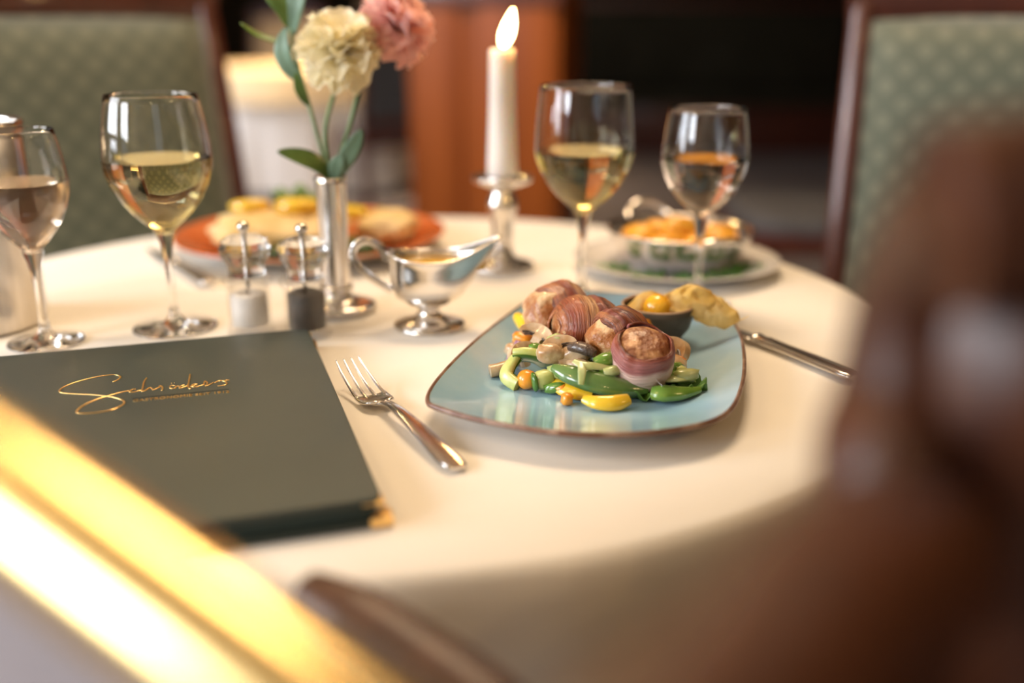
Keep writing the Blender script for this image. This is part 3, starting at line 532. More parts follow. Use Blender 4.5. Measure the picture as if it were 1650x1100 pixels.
husk([[(0.004, -0.002, 0.0235), (0.018, 0.006, 0.028), (0.034, 0.008, 0.032), (0.046, 0.006, 0.024)], [(0.002, -0.008, 0.019), (0.016, -0.004, 0.020), (0.036, -0.002, 0.024), (0.053, 0.0, 0.016)], [(0.008, -0.012, 0.012), (0.024, -0.010, 0.008), (0.042, -0.008, 0.006), (0.056, -0.004, 0.007)]], 5, 0.0085)
husk([[(0.022, 0.006, 0.027), (0.038, 0.010, 0.027), (0.052, 0.008, 0.021), (0.066, 0.002, 0.010)], [(0.028, -0.004, 0.015), (0.042, -0.004, 0.015), (0.056, -0.004, 0.011), (0.070, -0.004, 0.0045)], [(0.030, -0.009, 0.006), (0.044, -0.010, -0.001), (0.056, -0.010, -0.0035), (0.068, -0.007, 0.001)]], 9, 0.0080)
husk([[(-0.006, 0.012, 0.010), (0.006, 0.014, 0.020), (0.020, 0.013, 0.027)], [(-0.004, 0.013, 0.004), (0.010, 0.016, 0.012), (0.026, 0.014, 0.018)], [(0.0, 0.012, 0.0), (0.014, 0.014, 0.004), (0.030, 0.012, 0.008)]], 13, 0.005)
sweep('husk_tip', crom([(0.062, -0.004, 0.003), (0.070, -0.006, 0.0035), (0.077, -0.008, 0.008)], 4), [0.0012, 0.0005, 0.0002], 'husk', ph, 6)

# ------------------------------------------------------------------ fork and knife
def place_dir(o, p, q): o.rotation_euler = (0, 0, math.atan2(q[1] - p[1], q[0] - p[0]))
def make_fork(label, p, q):
    t = thing('dinner_fork', label, 'fork', T(p[0], p[1], 0.0016)); place_dir(t, p, q)
    pts = [(0, 0, 0.0018), (0.012, 0, 0.0026), (0.05, 0, 0.0062), (0.085, 0, 0.0085), (0.107, 0, 0.0082), (0.119, 0, 0.0062), (0.126, 0, 0.0042)]
    wd = [(0.0062, 0.0010), (0.0090, 0.0014), (0.0072, 0.0016), (0.0048, 0.0021), (0.0031, 0.0023), (0.0036, 0.0020), (0.0075, 0.0014)]
    P = crom(pts, 5); W = [wd[0]]
    rad = []
    for i in range(len(P)):
        a = min(i // 5, len(wd) - 2); u = (i - a * 5) / 5; rad.append(tuple(wd[a][k] * (1 - u) + wd[a + 1][k] * u for k in (0, 1)))
    sweep('handle', P, rad, 'cutlery', t, 14, (0, 0, 1), 2.6)
    for s in (-1, 1): sweep('handle_ridge', [(v.x, s * rad[i][0] * 0.82, v.z + rad[i][1] * 0.75) for i, v in enumerate(P) if 2 < i < 26], (0.0006, 0.0006), 'cutlery', t, 6)
    vs, fs = [], []; N = 9; prof = [(0.1225, 0.0060, 0.0050), (0.127, 0.0108, 0.0034), (0.132, 0.0126, 0.0020), (0.138, 0.0131, 0.0012), (0.144, 0.0130, 0.0013), (0.1475, 0.0129, 0.0016)]
    for x, hw, z in prof:
        for k in range(N): u = k / (N - 1) * 2 - 1; vs.append((x, u * hw, z + 0.0014 * u * u + 0.0010))
    for i in range(len(prof) - 1):
        for k in range(N - 1): a = i * N + k; fs.append((a, a + N, a + N + 1, a + 1))
    h = mesh('fork_head', vs, fs, 'cutlery', t); s = h.modifiers.new('t', 'SOLIDIFY'); s.thickness = 0.0018; s.offset = 0
    for k in range(4):
        y = (-0.0113 + 0.00755 * k); zz = 0.0014 * (y / 0.013) ** 2
        sweep('tine', crom([(0.144, y, 0.0026 + zz), (0.155, y * 0.97, 0.0042 + zz), (0.170, y * 0.93, 0.0088 + zz), (0.184, y * 0.88, 0.0150), (0.193, y * 0.84, 0.0200)], 4), [(0.0017, 0.0012), (0.0015, 0.0012), (0.0013, 0.0011), (0.0010, 0.0009), (0.0004, 0.0005)], 'cutlery', t, 8)
    return t
make_fork('steel dinner fork with long tines lying between menu and blue plate', (-0.0345, 0.5855), (-0.1325, 0.7530))
def make_knife(name, label, p, q, hl=0.115, bl=0.105):
    t = thing(name, label, 'knife', T(p[0], p[1], 0.0030)); place_dir(t, p, q)
    P = crom([(0, 0, 0.0030), (0.010, 0, 0.0034), (0.04, 0, 0.0032), (0.08, 0, 0.0030), (hl - 0.012, 0, 0.0032), (hl, 0, 0.0034)], 4)
    sweep('handle', P, [(0.006, 0.0024), (0.0092, 0.0034), (0.0080, 0.0036), (0.0062, 0.0036), (0.0068, 0.0040), (0.0052, 0.0036)], 'cutlery', t, 14, (0, 0, 1), 2.4)
    blob('bolster', (hl, 0, 0.0036), (0.0045, 0.0080, 0.0044), 'cutlery', t, 1, 0.02, 1, 3)
    for s in (-1, 1): sweep('handle_ridge', [(0.008, s * 0.0060, 0.0055), (0.04, s * 0.0058, 0.0060), (0.08, s * 0.0044, 0.0060), (hl - 0.01, s * 0.0046, 0.0062)], 0.0006, 'cutlery', t, 6)
    L_, n = bl, 14; vs, fs = [], []
    for i in range(n + 1):
        u = i / n; x = hl + L_ * u; lo = -0.0072 * (1 - 0.1 * u) * (1 - u ** 5); hi = 0.0085 * (1 - u ** 3)
        vs += [(x, lo, 0.0022), (x, hi * 0.6, 0.0030), (x, hi, 0.0032)]
    for i in range(n):
        for k in range(2): a = i * 3 + k; fs.append((a, a + 3, a + 4, a + 1))
    b = mesh('blade', vs, fs, 'cutlery', t); s = b.modifiers.new('t', 'SOLIDIFY'); s.thickness = 0.0013; s.offset = 0; return t
make_knife('dinner_knife', 'steel dinner knife with ornate handle right of the blue plate', (0.2765, 0.7500), (0.2140, 0.8640))
make_knife('dinner_knife', 'dark blurred knife beside the orange plate at the far left', (-0.3300, 1.0500), (-0.4000, 1.1450), 0.11, 0.11)

# ------------------------------------------------------------------ menu folder with its lettering
mn = thing('menu_folder', 'dark green menu folder with gold script lettering and brass corners', 'menu', T(-0.28, 0.655, 0.0012), R(18))
MX0, MX1, MY0, MY1 = -0.098, 0.152, -0.196, 0.150
def slab(name, x0, x1, y0, y1, z0, z1, m, cut=0.0, bev=0.0008):
    c = cut; pts = [(x0, y0), (x1 - c, y0), (x1, y0 + c), (x1, y1 - c), (x1 - c, y1), (x0, y1)] if c else [(x0, y0), (x1, y0), (x1, y1), (x0, y1)]
    bm = bmesh.new(); f = bm.faces.new([bm.verts.new((x, y, z0)) for x, y in pts]); r = bmesh.ops.extrude_face_region(bm, geom=[f])
    for v in r['geom']:
        if isinstance(v, bmesh.types.BMVert): v.co.z = z1
    bmesh.ops.recalc_face_normals(bm, faces=bm.faces); bmesh.ops.bevel(bm, geom=bm.edges[:], offset=bev, segments=2, affect='EDGES')
    me = bpy.data.meshes.new(name); bm.to_mesh(me); bm.free(); me.materials.append(M[m]); o = bpy.data.objects.new(name, me); COL.objects.link(o); o.parent = mn; return o
slab('back_cover', MX0, MX1 + 0.005, MY0 - 0.003, MY1, 0.0, 0.0032, 'leather')
slab('pages', MX0 + 0.004, MX1 - 0.004, MY0 + 0.003, MY1 - 0.003, 0.0033, 0.0128, 'page', 0, 0.0004)
slab('front_cover', MX0, MX1, MY0, MY1, 0.0132, 0.0168, 'leather', 0.004)
sweep('spine', [(MX0, MY0, 0.0084), (MX0, MY1, 0.0084)], (0.003, 0.0084), 'leather', mn, 12, e=3)
def corner(x, y, sx, sy, z0, z1):
    s = 0.013; pts = [(x + sx * 0.0008, y + sy * 0.0008), (x - sx * s, y + sy * 0.0008), (x - sx * s * 0.85, y - sy * 0.004), (x - sx * 0.004, y - sy * s * 0.85), (x + sx * 0.0008, y - sy * s)]
    vs = [(a, b, z0) for a, b in pts] + [(a, b, z1) for a, b in pts]; n = 5
    fs = [(i, (i + 1) % n, n + (i + 1) % n, n + i) for i in range(n)] + [tuple(range(n - 1, -1, -1)), tuple(range(n, 2 * n))]
    o = fixn(mesh('metal_corner', vs, fs, 'gold', mn, False)); o['label'] = 'shiny brass corner cap'; b = o.modifiers.new('b', 'BEVEL'); b.width = 0.0008; b.segments = 2; return o
corner(MX1 + 0.005, MY0 - 0.003, 1, -1, -0.0004, 0.0062); corner(MX1 + 0.005, MY1, 1, 1, -0.0004, 0.0062)
o = corner(MX1 + 0.001, MY0, 1, -1, 0.0126, 0.0142); corner(MX1 + 0.001, MY1, 1, 1, 0.0126, 0.0142)
LOGO = [[(-0.0057, 0.0562), (-0.0024, 0.0601), (-0.0008, 0.0671), (-0.0056, 0.0732), (-0.0167, 0.0723), (-0.0299, 0.0661), (-0.039, 0.0574), (-0.0423, 0.0487), (-0.0393, 0.0426), (-0.0303, 0.0378), (-0.0185, 0.0321), (-0.0085, 0.0258), (-0.0004, 0.0185), (0.0043, 0.0104), (0.003, 0.003), (-0.0035, -0.0039), (-0.0135, -0.0061), (-0.0218, -0.0049), (-0.026, -0.0023), (-0.0259, 0.0046), (-0.0215, 0.0135), (-0.0151, 0.0207), (-0.0085, 0.0253), (-0.0017, 0.0294), (0.007, 0.0326)],
 [(0.0113, 0.0346), (0.0087, 0.0343), (0.0072, 0.0297), (0.0107, 0.0286), (0.016, 0.0311)], [(0.0185, 0.0578), (0.0168, 0.0494), (0.0162, 0.0367), (0.016, 0.0282), (0.0186, 0.0302), (0.0213, 0.035), (0.0231, 0.0316), (0.0236, 0.0286)],
 [(0.0236, 0.0286), (0.0276, 0.033), (0.0285, 0.037), (0.0303, 0.0321), (0.0299, 0.0252)], [(0.0395, 0.0334), (0.0362, 0.0345), (0.0358, 0.0289), (0.0389, 0.0273), (0.0404, 0.0317), (0.0422, 0.0311)], [(0.0365, 0.0392), (0.037, 0.0394)], [(0.0385, 0.0395), (0.0389, 0.0396)],
 [(0.0459, 0.0327), (0.0431, 0.0308), (0.0426, 0.0266), (0.0458, 0.0284), (0.0486, 0.0333), (0.0503, 0.0565), (0.0491, 0.0389), (0.0489, 0.0261), (0.0503, 0.0228)], [(0.0503, 0.027), (0.055, 0.0312), (0.0527, 0.0325), (0.0508, 0.0283), (0.054, 0.0258), (0.0596, 0.0283)],
 [(0.0596, 0.0283), (0.0607, 0.0366), (0.0625, 0.0318), (0.0613, 0.0249), (0.0671, 0.0316)], [(0.0679, 0.0305), (0.0719, 0.0345), (0.0763, 0.0286), (0.0752, 0.0232), (0.0696, 0.0222)], [(0.0709, 0.0333), (0.0788, 0.0329)]]
avs, afs = [], []
for s in LOGO:
    P = crom([(x, y, 0.01695) for x, y in s], 6); ln = len(P)
    v, f, _ = sweep_data(P, [(0.00042 + 0.00028 * abs((P[min(i + 1, ln - 1)] - P[max(i - 1, 0)]).normalized().y), 0.0004) for i in range(ln)], 8)
    k = len(avs); avs += v; afs += [tuple(i + k for i in q) for q in f]
tag(mesh('script_lettering', avs, afs, 'gold', mn), 'gold script reading Schröders')
sweep('underline', [(0.0098, 0.0150, 0.0169), (0.0772, 0.0131, 0.0169)], (0.0004, 0.0003), 'ink', mn, 6)
fc = bpy.data.curves.new('small_lettering', 'FONT'); fc.body = 'GASTRONOMIE SEIT 1912'; fc.size = 0.0062; fc.space_character = 1.05; fc.extrude = 0.0002; fc.materials.append(M['gold'])
fo = bpy.data.objects.new('small_lettering', fc); COL.objects.link(fo); fo.parent = mn; fo.location = (0.0100, 0.0080, 0.0169); fo.rotation_euler = (0, 0, R(-1.8))
bpy.context.view_layer.update(); wd = fo.dimensions.x
me = bpy.data.meshes.new_from_object(fo.evaluated_get(bpy.context.evaluated_depsgraph_get())); mx, rt, lc = 0.0670 / max(wd, 1e-6), fo.rotation_euler.copy(), fo.location.copy()
bpy.data.objects.remove(fo); fo = bpy.data.objects.new('small_lettering', me); COL.objects.link(fo); fo.parent = mn; fo.location = lc; fo.rotation_euler = rt; fo.scale = (mx, 1, 1)

# ------------------------------------------------------------------ wine glasses
def wineglass(label, x, y, k, hgt, rb, rr, zb, zm, zl, rf, wine, winelabel):
    """zb: bowl bottom, zm: widest, zl: liquid level, rb: widest radius, rr: rim radius, rf: foot radius"""
    t = thing('wine_glass', label, 'wine glass', T(x, y, 0.0010))
    def bowl(z):
        if z >= zm: u = (z - zm) / (hgt - zm); return rb - (rb - rr) * u ** 1.7
        u = (zm - z) / (zm - zb); return max(0.0, rb * (1 - u ** 1.75) ** 0.85) if u < 1 else 0.0
    zs_out = [zb + (zm - zb) * q for q in (0.10, 0.2, 0.34, 0.5, 0.7, 0.88, 1.0)] + [zm + (hgt - zm) * q for q in (0.15, 0.35, 0.55, 0.75, 0.9, 1.0)]
    foot = [(0, 0.0), (rf * 0.95, 0.0), (rf, 0.0008), (rf * 0.98, 0.0016), (rf * 0.6, 0.0034), (rf * 0.25, 0.0065), (0.0052, 0.012), (0.0038, 0.024), (0.0035, zb * 0.55), (0.0040, zb * 0.75), (0.0058, zb * 0.92)]
    neck = [(max(0.0085, bowl(zb + (zm - zb) * 0.05)), zb + (zm - zb) * 0.03)]
    outer = foot + neck + [(bowl(z), z) for z in zs_out]
    th = 0.0008
    inner = [(bowl(z) - th * (1.0 if z > zm else 1.3), z) for z in reversed(zs_out)] ; inner[0] = (rr - th * 0.9, hgt)
    inner[-1] = (inner[-1][0] * 0.93, inner[-1][1]); prof = outer + [(rr - th * 0.4, hgt + 0.0005)] + inner + [(bowl(zb + (zm - zb) * 0.05) * 0.7, zb + (zm - zb) * 0.055), (0, zb + (zm - zb) * 0.04)]
    lathe('glass_body', prof, 'glass', t, 48)
    wz = [z for z in zs_out if z < zl - 0.003] + [zl]
    wp = [(0, zb + (zm - zb) * 0.038), (bowl(zb + (zm - zb) * 0.05) * 0.7 + 0.0003, zb + (zm - zb) * 0.053)] + [((bowl(z) - th * 1.3) * (0.93 if i == 0 else 1.0) + 0.00025, z) for i, z in enumerate(wz)] + [(0, zl)]
    o = sharp(lathe('wine', wp, wine, t, 48), 50); o['label'] = winelabel; return t
wineglass('large glass of golden wine behind the menu, left of the mills', -0.3205, 0.9040, 1, 0.2150, 0.0480, 0.0400, 0.088, 0.156, 0.1590, 0.0390, 'wine', 'golden white wine')
wineglass('small glass of pale wine beside the steel cooler at the left edge', -0.4230, 0.8580, 1, 0.1890, 0.0375, 0.0305, 0.080, 0.141, 0.1450, 0.0330, 'water', 'pale wine')
wineglass('large glass of golden wine standing just right of the candle', 0.0730, 1.0080, 1, 0.2165, 0.0500, 0.0450, 0.088, 0.152, 0.1530, 0.0390, 'wine', 'golden white wine')
wineglass('small glass of pale wine in front of the potato bowl', 0.1895, 0.9830, 1, 0.1970, 0.0425, 0.0365, 0.088, 0.147, 0.1480, 0.0340, 'water', 'pale wine')

# ------------------------------------------------------------------ salt and pepper mills
def mill(label, x, y, fill, fz, flabel):
    t = thing('spice_mill', label, 'mill', T(x, y, 0.0010))
    body = [(0, 0.0), (0.0215, 0.0), (0.0222, 0.001), (0.0205, 0.006), (0.0198, 0.012), (0.0198, 0.044), (0.0205, 0.047), (0.0232, 0.0495), (0.0236, 0.0515), (0.0226, 0.0535), (0.0196, 0.0545), (0.0170, 0.0548), (0.0170, 0.008), (0, 0.008)]
    lathe('clear_body', body, 'acryl', t, 36)
    head = [(0, 0.0552), (0.0170, 0.0552), (0.0172, 0.0600), (0.0178, 0.0660), (0.0205, 0.0715), (0.0236, 0.0765), (0.0240, 0.0810), (0.0215, 0.0870), (0.0150, 0.0915), (0.006, 0.0935), (0, 0.0937)]
    lathe('clear_head', head, 'acryl_head', t, 12, smooth=False)
    lathe('shaft', [(0, 0.010), (0.0022, 0.010), (0.0022, 0.0950), (0, 0.0950)], 'cutlery', t, 10)
    lathe('metal_knob', [(0, 0.0938), (0.0030, 0.0938), (0.0030, 0.0955), (0.0052, 0.0975), (0.0058, 0.1005), (0.0045, 0.1035), (0.002, 0.1048), (0, 0.1050)], 'silver', t, 20)
    o = lathe('filling', [(0.0024, 0.0085), (0.0166, 0.0085), (0.0166, fz), (0.011, fz + 0.003), (0.0024, fz - 0.002)], fill, t, 28, closed=True); o['label'] = flabel; return t
mill('clear acrylic mill filled with white salt, left one of two', -0.2440, 0.8880, 'salt', 0.036, 'white salt')
mill('clear acrylic mill filled with black peppercorns beside the bud vase', -0.1890, 0.8780, 'pepper', 0.040, 'black peppercorns')

# ------------------------------------------------------------------ silver bud vase and flowers
VC = (-0.1760, 0.9640)
va = thing('bud_vase', 'slim silver bud vase holding the carnations', 'vase', T(*VC, 0.0010))
lathe('vase_body', [(0, 0.001), (0.037, 0.001), (0.039, 0.003), (0.038, 0.006), (0.030, 0.0085), (0.020, 0.0105), (0.0160, 0.0140), (0.0138, 0.0180), (0.0138, 0.030), (0.0142, 0.08), (0.0152, 0.128), (0.0162, 0.1335), (0.0155, 0.1340), (0.0140, 0.128), (0.0128, 0.08), (0.0120, 0.03), (0, 0.028)], 'silver', va, 48)
lathe('base_ring', [(0.0136, 0.018), (0.0160, 0.019), (0.0166, 0.0225), (0.0160, 0.026), (0.0136, 0.027)], 'silver', va, 40, closed=True)
def petal_mesh(name, L_, W_, ruf, fr, ph0, m, curl):
    nu, nv = 16, 7; vs, fs = [], []
    for j in range(nv + 1):
        v = j / nv
        for i in range(nu + 1):
            u = i / nu * 2 - 1; ww = W_ * (0.14 + 0.86 * v ** 0.8); z = L_ * v * (1 - 0.16 * u * u * v) + (0.0012 * math.sin(i * 2.6 + ph0) if j == nv else 0)
            y = curl * v * v * L_ + ruf * v ** 2.2 * math.sin(fr * u + ph0) + 0.18 * L_ * u * u * v * -1
            vs.append((u * ww, y, z))
    for j in range(nv):
        for i in range(nu): a = j * (nu + 1) + i; fs.append((a, a + 1, a + nu + 2, a + nu + 1))
    me = bpy.data.meshes.new(name); me.from_pydata(vs, [], fs); me.materials.append(M[m]); me.polygons.foreach_set('use_smooth', [True] * len(fs)); return me
def leaf_obj(name, ctrl, wid, m, parent, fold=0.15, normal=(0, -0.6, 0.8)):
    P = crom(ctrl, 5); n = len(P); vs, fs = [], []; N = Vector(normal).normalized()
    for i, p in enumerate(P):
        t = (P[min(i + 1, n - 1)] - P[max(i - 1, 0)]).normalized(); s = t.cross(N).normalized(); u = i / (n - 1); w_ = wid * (math.sin(math.pi * min(1, u * 0.93 + 0.06)) ** 0.8)
        for k in (-1, -0.5, 0, 0.5, 1): vs.append(p + s * (w_ * k) + N * (abs(k) * w_ * fold))
    for i in range(n - 1):
        for k in range(4): a = i * 5 + k; fs.append((a, a + 5, a + 6, a + 1))
    o = mesh(name, vs, fs, m, parent); s = o.modifiers.new('t', 'SOLIDIFY'); s.thickness = 0.0007; return o
def carnation(label, base, up, L_, m, stem_pts, seed, wide=1.0):
    b0 = Vector(stem_pts[0]); t = thing('carnation', label, 'flower', T(*b0)); rnd = random.Random(seed)
    Q = Vector(up).to_track_quat('Z', 'Y').to_matrix(); c = Vector(base) - b0
    meshes = [petal_mesh('petal', L_, L_ * 0.66 * wide, L_ * 0.15, 4.4 + 0.8 * k, k * 1.7, m, 0.12 + 0.08 * k) for k in range(4)]
    for lay, (tilt, cnt, sc_) in enumerate([(8, 3, 0.95), (26, 5, 1.0), (46, 7, 1.0), (66, 8, 1.0), (88, 8, 1.0), (104, 7, 0.95)]):
        for k in range(cnt):
            a = 2 * math.pi * (k + rnd.uniform(-.25, .25)) / cnt + lay * 0.5
            o = bpy.data.objects.new('petal', rnd.choice(meshes)); COL.objects.link(o); o.parent = t
            rot = Q @ Matrix.Rotation(a, 3, 'Z') @ Matrix.Rotation(R(-(tilt + rnd.uniform(-7, 7))), 3, 'X') @ Matrix.Rotation(rnd.uniform(-.3, .3), 3, 'Z')
            o.rotation_euler = rot.to_euler(); o.location = c; o.scale = (sc_, 1, sc_ * rnd.uniform(0.9, 1.06))
    upv = Vector(up).normalized()
    sweep('calyx', [c - upv * 0.026, c - upv * 0.018, c - upv * 0.006, c + upv * 0.002], [0.0030, 0.0058, 0.0072, 0.0080], 'leaf', t, 12)
    sweep('stem', [p - b0 for p in crom([Vector(q) for q in stem_pts] + [Vector(base) - upv * 0.024], 5)], 0.0023, 'stem', t, 8); return t
V0 = Vector((VC[0], VC[1], 0.110))
f1 = carnation('cream white carnation in full bloom in the silver vase', (-0.1640, 0.9850, 0.2500), (0.10, -0.42, 0.9), 0.0390, 'cream_petal', [(VC[0] + 0.001, VC[1], 0.050), (VC[0] - 0.001, VC[1] + 0.001, 0.135), (-0.1795, 0.9720, 0.180)], 4)
leaf_obj('leaf', [(0.0, 0.0, 0.083), (-0.012, -0.010, 0.098), (-0.028, -0.016, 0.106), (-0.046, -0.020, 0.111)], 0.0095, 'leaf', f1, 0.2, (0.2, -0.75, 0.65))
f2 = carnation('pink carnation leaning right behind the cream one', (-0.1150, 1.0180, 0.2710), (0.55, -0.25, 0.62), 0.0370, 'pink_petal', [(VC[0] + 0.004, VC[1] + 0.004, 0.050), (VC[0] + 0.006, VC[1] + 0.004, 0.135), (-0.1560, 0.9780, 0.185), (-0.1440, 0.990, 0.225)], 8)
leaf_obj('leaf', [(0.003, -0.004, 0.083), (0.010, -0.010, 0.098), (0.022, -0.014, 0.116), (0.030, -0.016, 0.131)], 0.0085, 'leaf_grey', f2, 0.25, (0.35, -0.9, 0.2))
leaf_obj('leaf', [(0.0, -0.008, 0.083), (0.004, -0.012, 0.096), (0.010, -0.014, 0.106)], 0.0075, 'leaf_grey', f2, 0.2, (0.1, -0.95, 0.3))
fs_ = thing('foliage_sprig', 'dark green leafy sprig rising left of the cream carnation', 'plant', T(VC[0] - 0.005, VC[1] + 0.004, 0.050))
sweep('stem', crom([(0, 0, 0), (0.0, 0.0, 0.085), (-0.010, 0.012, 0.130), (-0.024, 0.026, 0.178), (-0.030, 0.030, 0.205), (-0.034, 0.034, 0.255)], 5), [0.0022, 0.0020, 0.0014], 'stem', fs_, 8)
leaf_obj('leaf', [(-0.022, 0.025, 0.172), (-0.034, 0.020, 0.188), (-0.037, 0.018, 0.205), (-0.034, 0.022, 0.222)], 0.0090, 'leaf_grey', fs_, 0.3, (-0.3, -0.9, 0.2))
leaf_obj('leaf', [(-0.028, 0.029, 0.200), (-0.045, 0.026, 0.208), (-0.062, 0.018, 0.215), (-0.074, 0.010, 0.226)], 0.0055, 'leaf', fs_, 0.3, (0, -0.5, 0.9))
leaf_obj('leaf', [(-0.032, 0.032, 0.222), (-0.034, 0.028, 0.240), (-0.046, 0.026, 0.256), (-0.060, 0.026, 0.270)], 0.012, 'leaf', fs_, 0.25, (0.2, -0.9, 0.3))
leaf_obj('leaf', [(-0.030, 0.032, 0.215), (-0.026, 0.028, 0.236), (-0.020, 0.026, 0.252), (-0.012, 0.026, 0.270)], 0.010, 'leaf_grey', fs_, 0.25, (-0.2, -0.9, 0.3))
leaf_obj('leaf', [(-0.016, 0.018, 0.150), (-0.022, 0.010, 0.165), (-0.024, 0.006, 0.182)], 0.005, 'leaf', fs_, 0.3, (0.2, -0.9, 0.3))

# ------------------------------------------------------------------ gravy boat
gb = thing('gravy_boat', 'silver gravy boat with looped handle standing behind the fork', 'gravy boat', T(-0.0790, 0.9080, 0.0010), R(6))
def boat_ring(z, lx, ly, cx, spout, lift, n=48):
    out = []
    for i in range(n):
        a = 2 * math.pi * i / n; c, s = math.cos(a), math.sin(a); f = max(0.0, c) ** 5; g = max(0.0, -c) ** 3
        out.append((cx + lx * c + spout * f, ly * s * (1 - 0.45 * f * (1 if spout > 0.008 else 0.4)), z + lift * f + lift * 0.15 * g - lift * 0.35 * s * s))
    return out
rg = [(0.0200, 0.010, 0.009, 0, 0, 0), (0.0230, 0.020, 0.017, 0, 0, 0), (0.0300, 0.030, 0.025, 0, 0.001, 0), (0.0400, 0.036, 0.029, 0.001, 0.003, 0.001), (0.0520, 0.038, 0.030, 0.002, 0.008, 0.003), (0.0620, 0.039, 0.030, 0.003, 0.016, 0.006), (0.0700, 0.041, 0.031, 0.003, 0.024, 0.0130), (0.0715, 0.0415, 0.0315, 0.003, 0.025, 0.0135)]
rows = [boat_ring(*r) for r in rg] + [[(x * 0.965 + 0.0001, y * 0.955, z - 0.0006) for x, y, z in boat_ring(*rg[-1])]] + [[(x * 0.95, y * 0.94, z + 0.001) for x, y, z in boat_ring(*r)] for r in rg[-2:1:-1]]
n = 48; vs = [p for r in rows for p in r]; fs = [(i * n + k, i * n + (k + 1) % n, (i + 1) * n + (k + 1) % n, (i + 1) * n + k) for i in range(len(rows) - 1) for k in range(n)]
fs += [tuple(range(n - 1, -1, -1)), tuple((len(rows) - 1) * n + k for k in range(n))]
fixn(mesh('boat_body', vs, fs, 'silver', gb))
sweep('rolled_rim', [(x * 0.985, y * 0.98, z + 0.0002) for x, y, z in boat_ring(*rg[-1])], 0.0013, 'silver', gb, 8, closed=True)
lathe('foot', [(0, 0.0), (0.0335, 0.0), (0.0345, 0.0015), (0.033, 0.0035), (0.022, 0.0065), (0.0130, 0.0105), (0.0105, 0.0150), (0.0110, 0.0200), (0.0150, 0.0225), (0, 0.0225)], 'silver', gb, 40)
sweep('handle', crom([(-0.037, 0, 0.064), (-0.044, 0, 0.078), (-0.056, 0, 0.0840), (-0.067, 0, 0.078), (-0.068, 0, 0.066), (-0.058, 0, 0.053), (-0.044, 0, 0.042), (-0.034, 0, 0.036)], 6), [(0.0040, 0.0016), (0.0042, 0.0018), (0.0034, 0.0016), (0.0036, 0.0016)], 'silver', gb, 10, (0, 1, 0.01), 2)
sr = [(x * 0.925, y * 0.91, 0.0645) for x, y, z in boat_ring(0.0645, 0.0395, 0.030, 0.003, 0.016, 0)]
o = mesh('gravy', [(0.003, 0, 0.0645)] + sr, [(0, 1 + k, 1 + (k + 1) % n) for k in range(n)], 'sauce', gb); s = o.modifiers.new('t', 'SOLIDIFY'); s.thickness = 0.010; s.offset = -1; o['label'] = 'yellow sauce'

# ------------------------------------------------------------------ candle holder and candle
CC = (-0.0110, 1.1420)
ch = thing('candle_holder', 'silver candlestick with wide drip pan holding the lit candle', 'candlestick', T(*CC, 0.0010))
lathe('base', [(0, 0.0), (0.036, 0.0), (0.0375, 0.002), (0.036, 0.005), (0.028, 0.008), (0.018, 0.0105), (0.0125, 0.016), (0.0115, 0.022), (0, 0.022)], 'silver', ch, 40)
lathe('stem', [(0, 0.021), (0.0115, 0.021), (0.0118, 0.035), (0.0128, 0.055), (0.0140, 0.062), (0.0172, 0.070), (0.0178, 0.076), (0.0160, 0.082), (0.0135, 0.086), (0.0140, 0.096), (0, 0.096)], 'silver', ch, 32)
lathe('drip_pan', [(0, 0.0955), (0.014, 0.0955), (0.022, 0.0970), (0.033, 0.1010), (0.0360, 0.1050), (0.0366, 0.1065), (0.0350, 0.1068), (0.0320, 0.1035), (0.020, 0.1000), (0, 0.0995)], 'silver', ch, 40)
lathe('socket', [(0.0190, 0.0995), (0.0205, 0.1010), (0.0200, 0.1080), (0.0184, 0.1080), (0.0180, 0.0998)], 'silver', ch, 32, closed=True)
cn = thing('taper_candle', 'white burning candle with a leaning flame in front of the wooden pillar', 'candle', T(*CC, 0.1012))
lathe('wax_body', [(0, 0.0), (0.0172, 0.0), (0.0172, 0.02), (0.0152, 0.08), (0.0142, 0.138), (0.0140, 0.1455), (0.0128, 0.1470), (0.010, 0.1455), (0.004, 0.1440), (0, 0.1435)], 'wax', cn, 40)
sweep('wick', crom([(0, 0, 0.1430), (0.0005, 0, 0.149), (0.002, 0, 0.1545)], 4), 0.0008, 'wick', cn, 6)
vs, fs = lathe_data([(0, 0.0), (0.0045, 0.003), (0.0072, 0.010), (0.0078, 0.017), (0.0064, 0.026), (0.0036, 0.034), (0.0012, 0.0395), (0, 0.041)], 20)
fl = mesh('flame', [(x + z * 0.26 + 0.0015, y, z + 0.1485) for x, y, z in vs], fs, 'flame', cn); fixn(fl)
pl_ = bpy.data.lights.new('flame_light', 'POINT'); pl_.energy = 0.35; pl_.color = (1.0, 0.55, 0.2); pl_.shadow_soft_size = 0.008
po = bpy.data.objects.new('flame_light', pl_); COL.objects.link(po); po.parent = cn; po.location = (0.012, 0, 0.198)

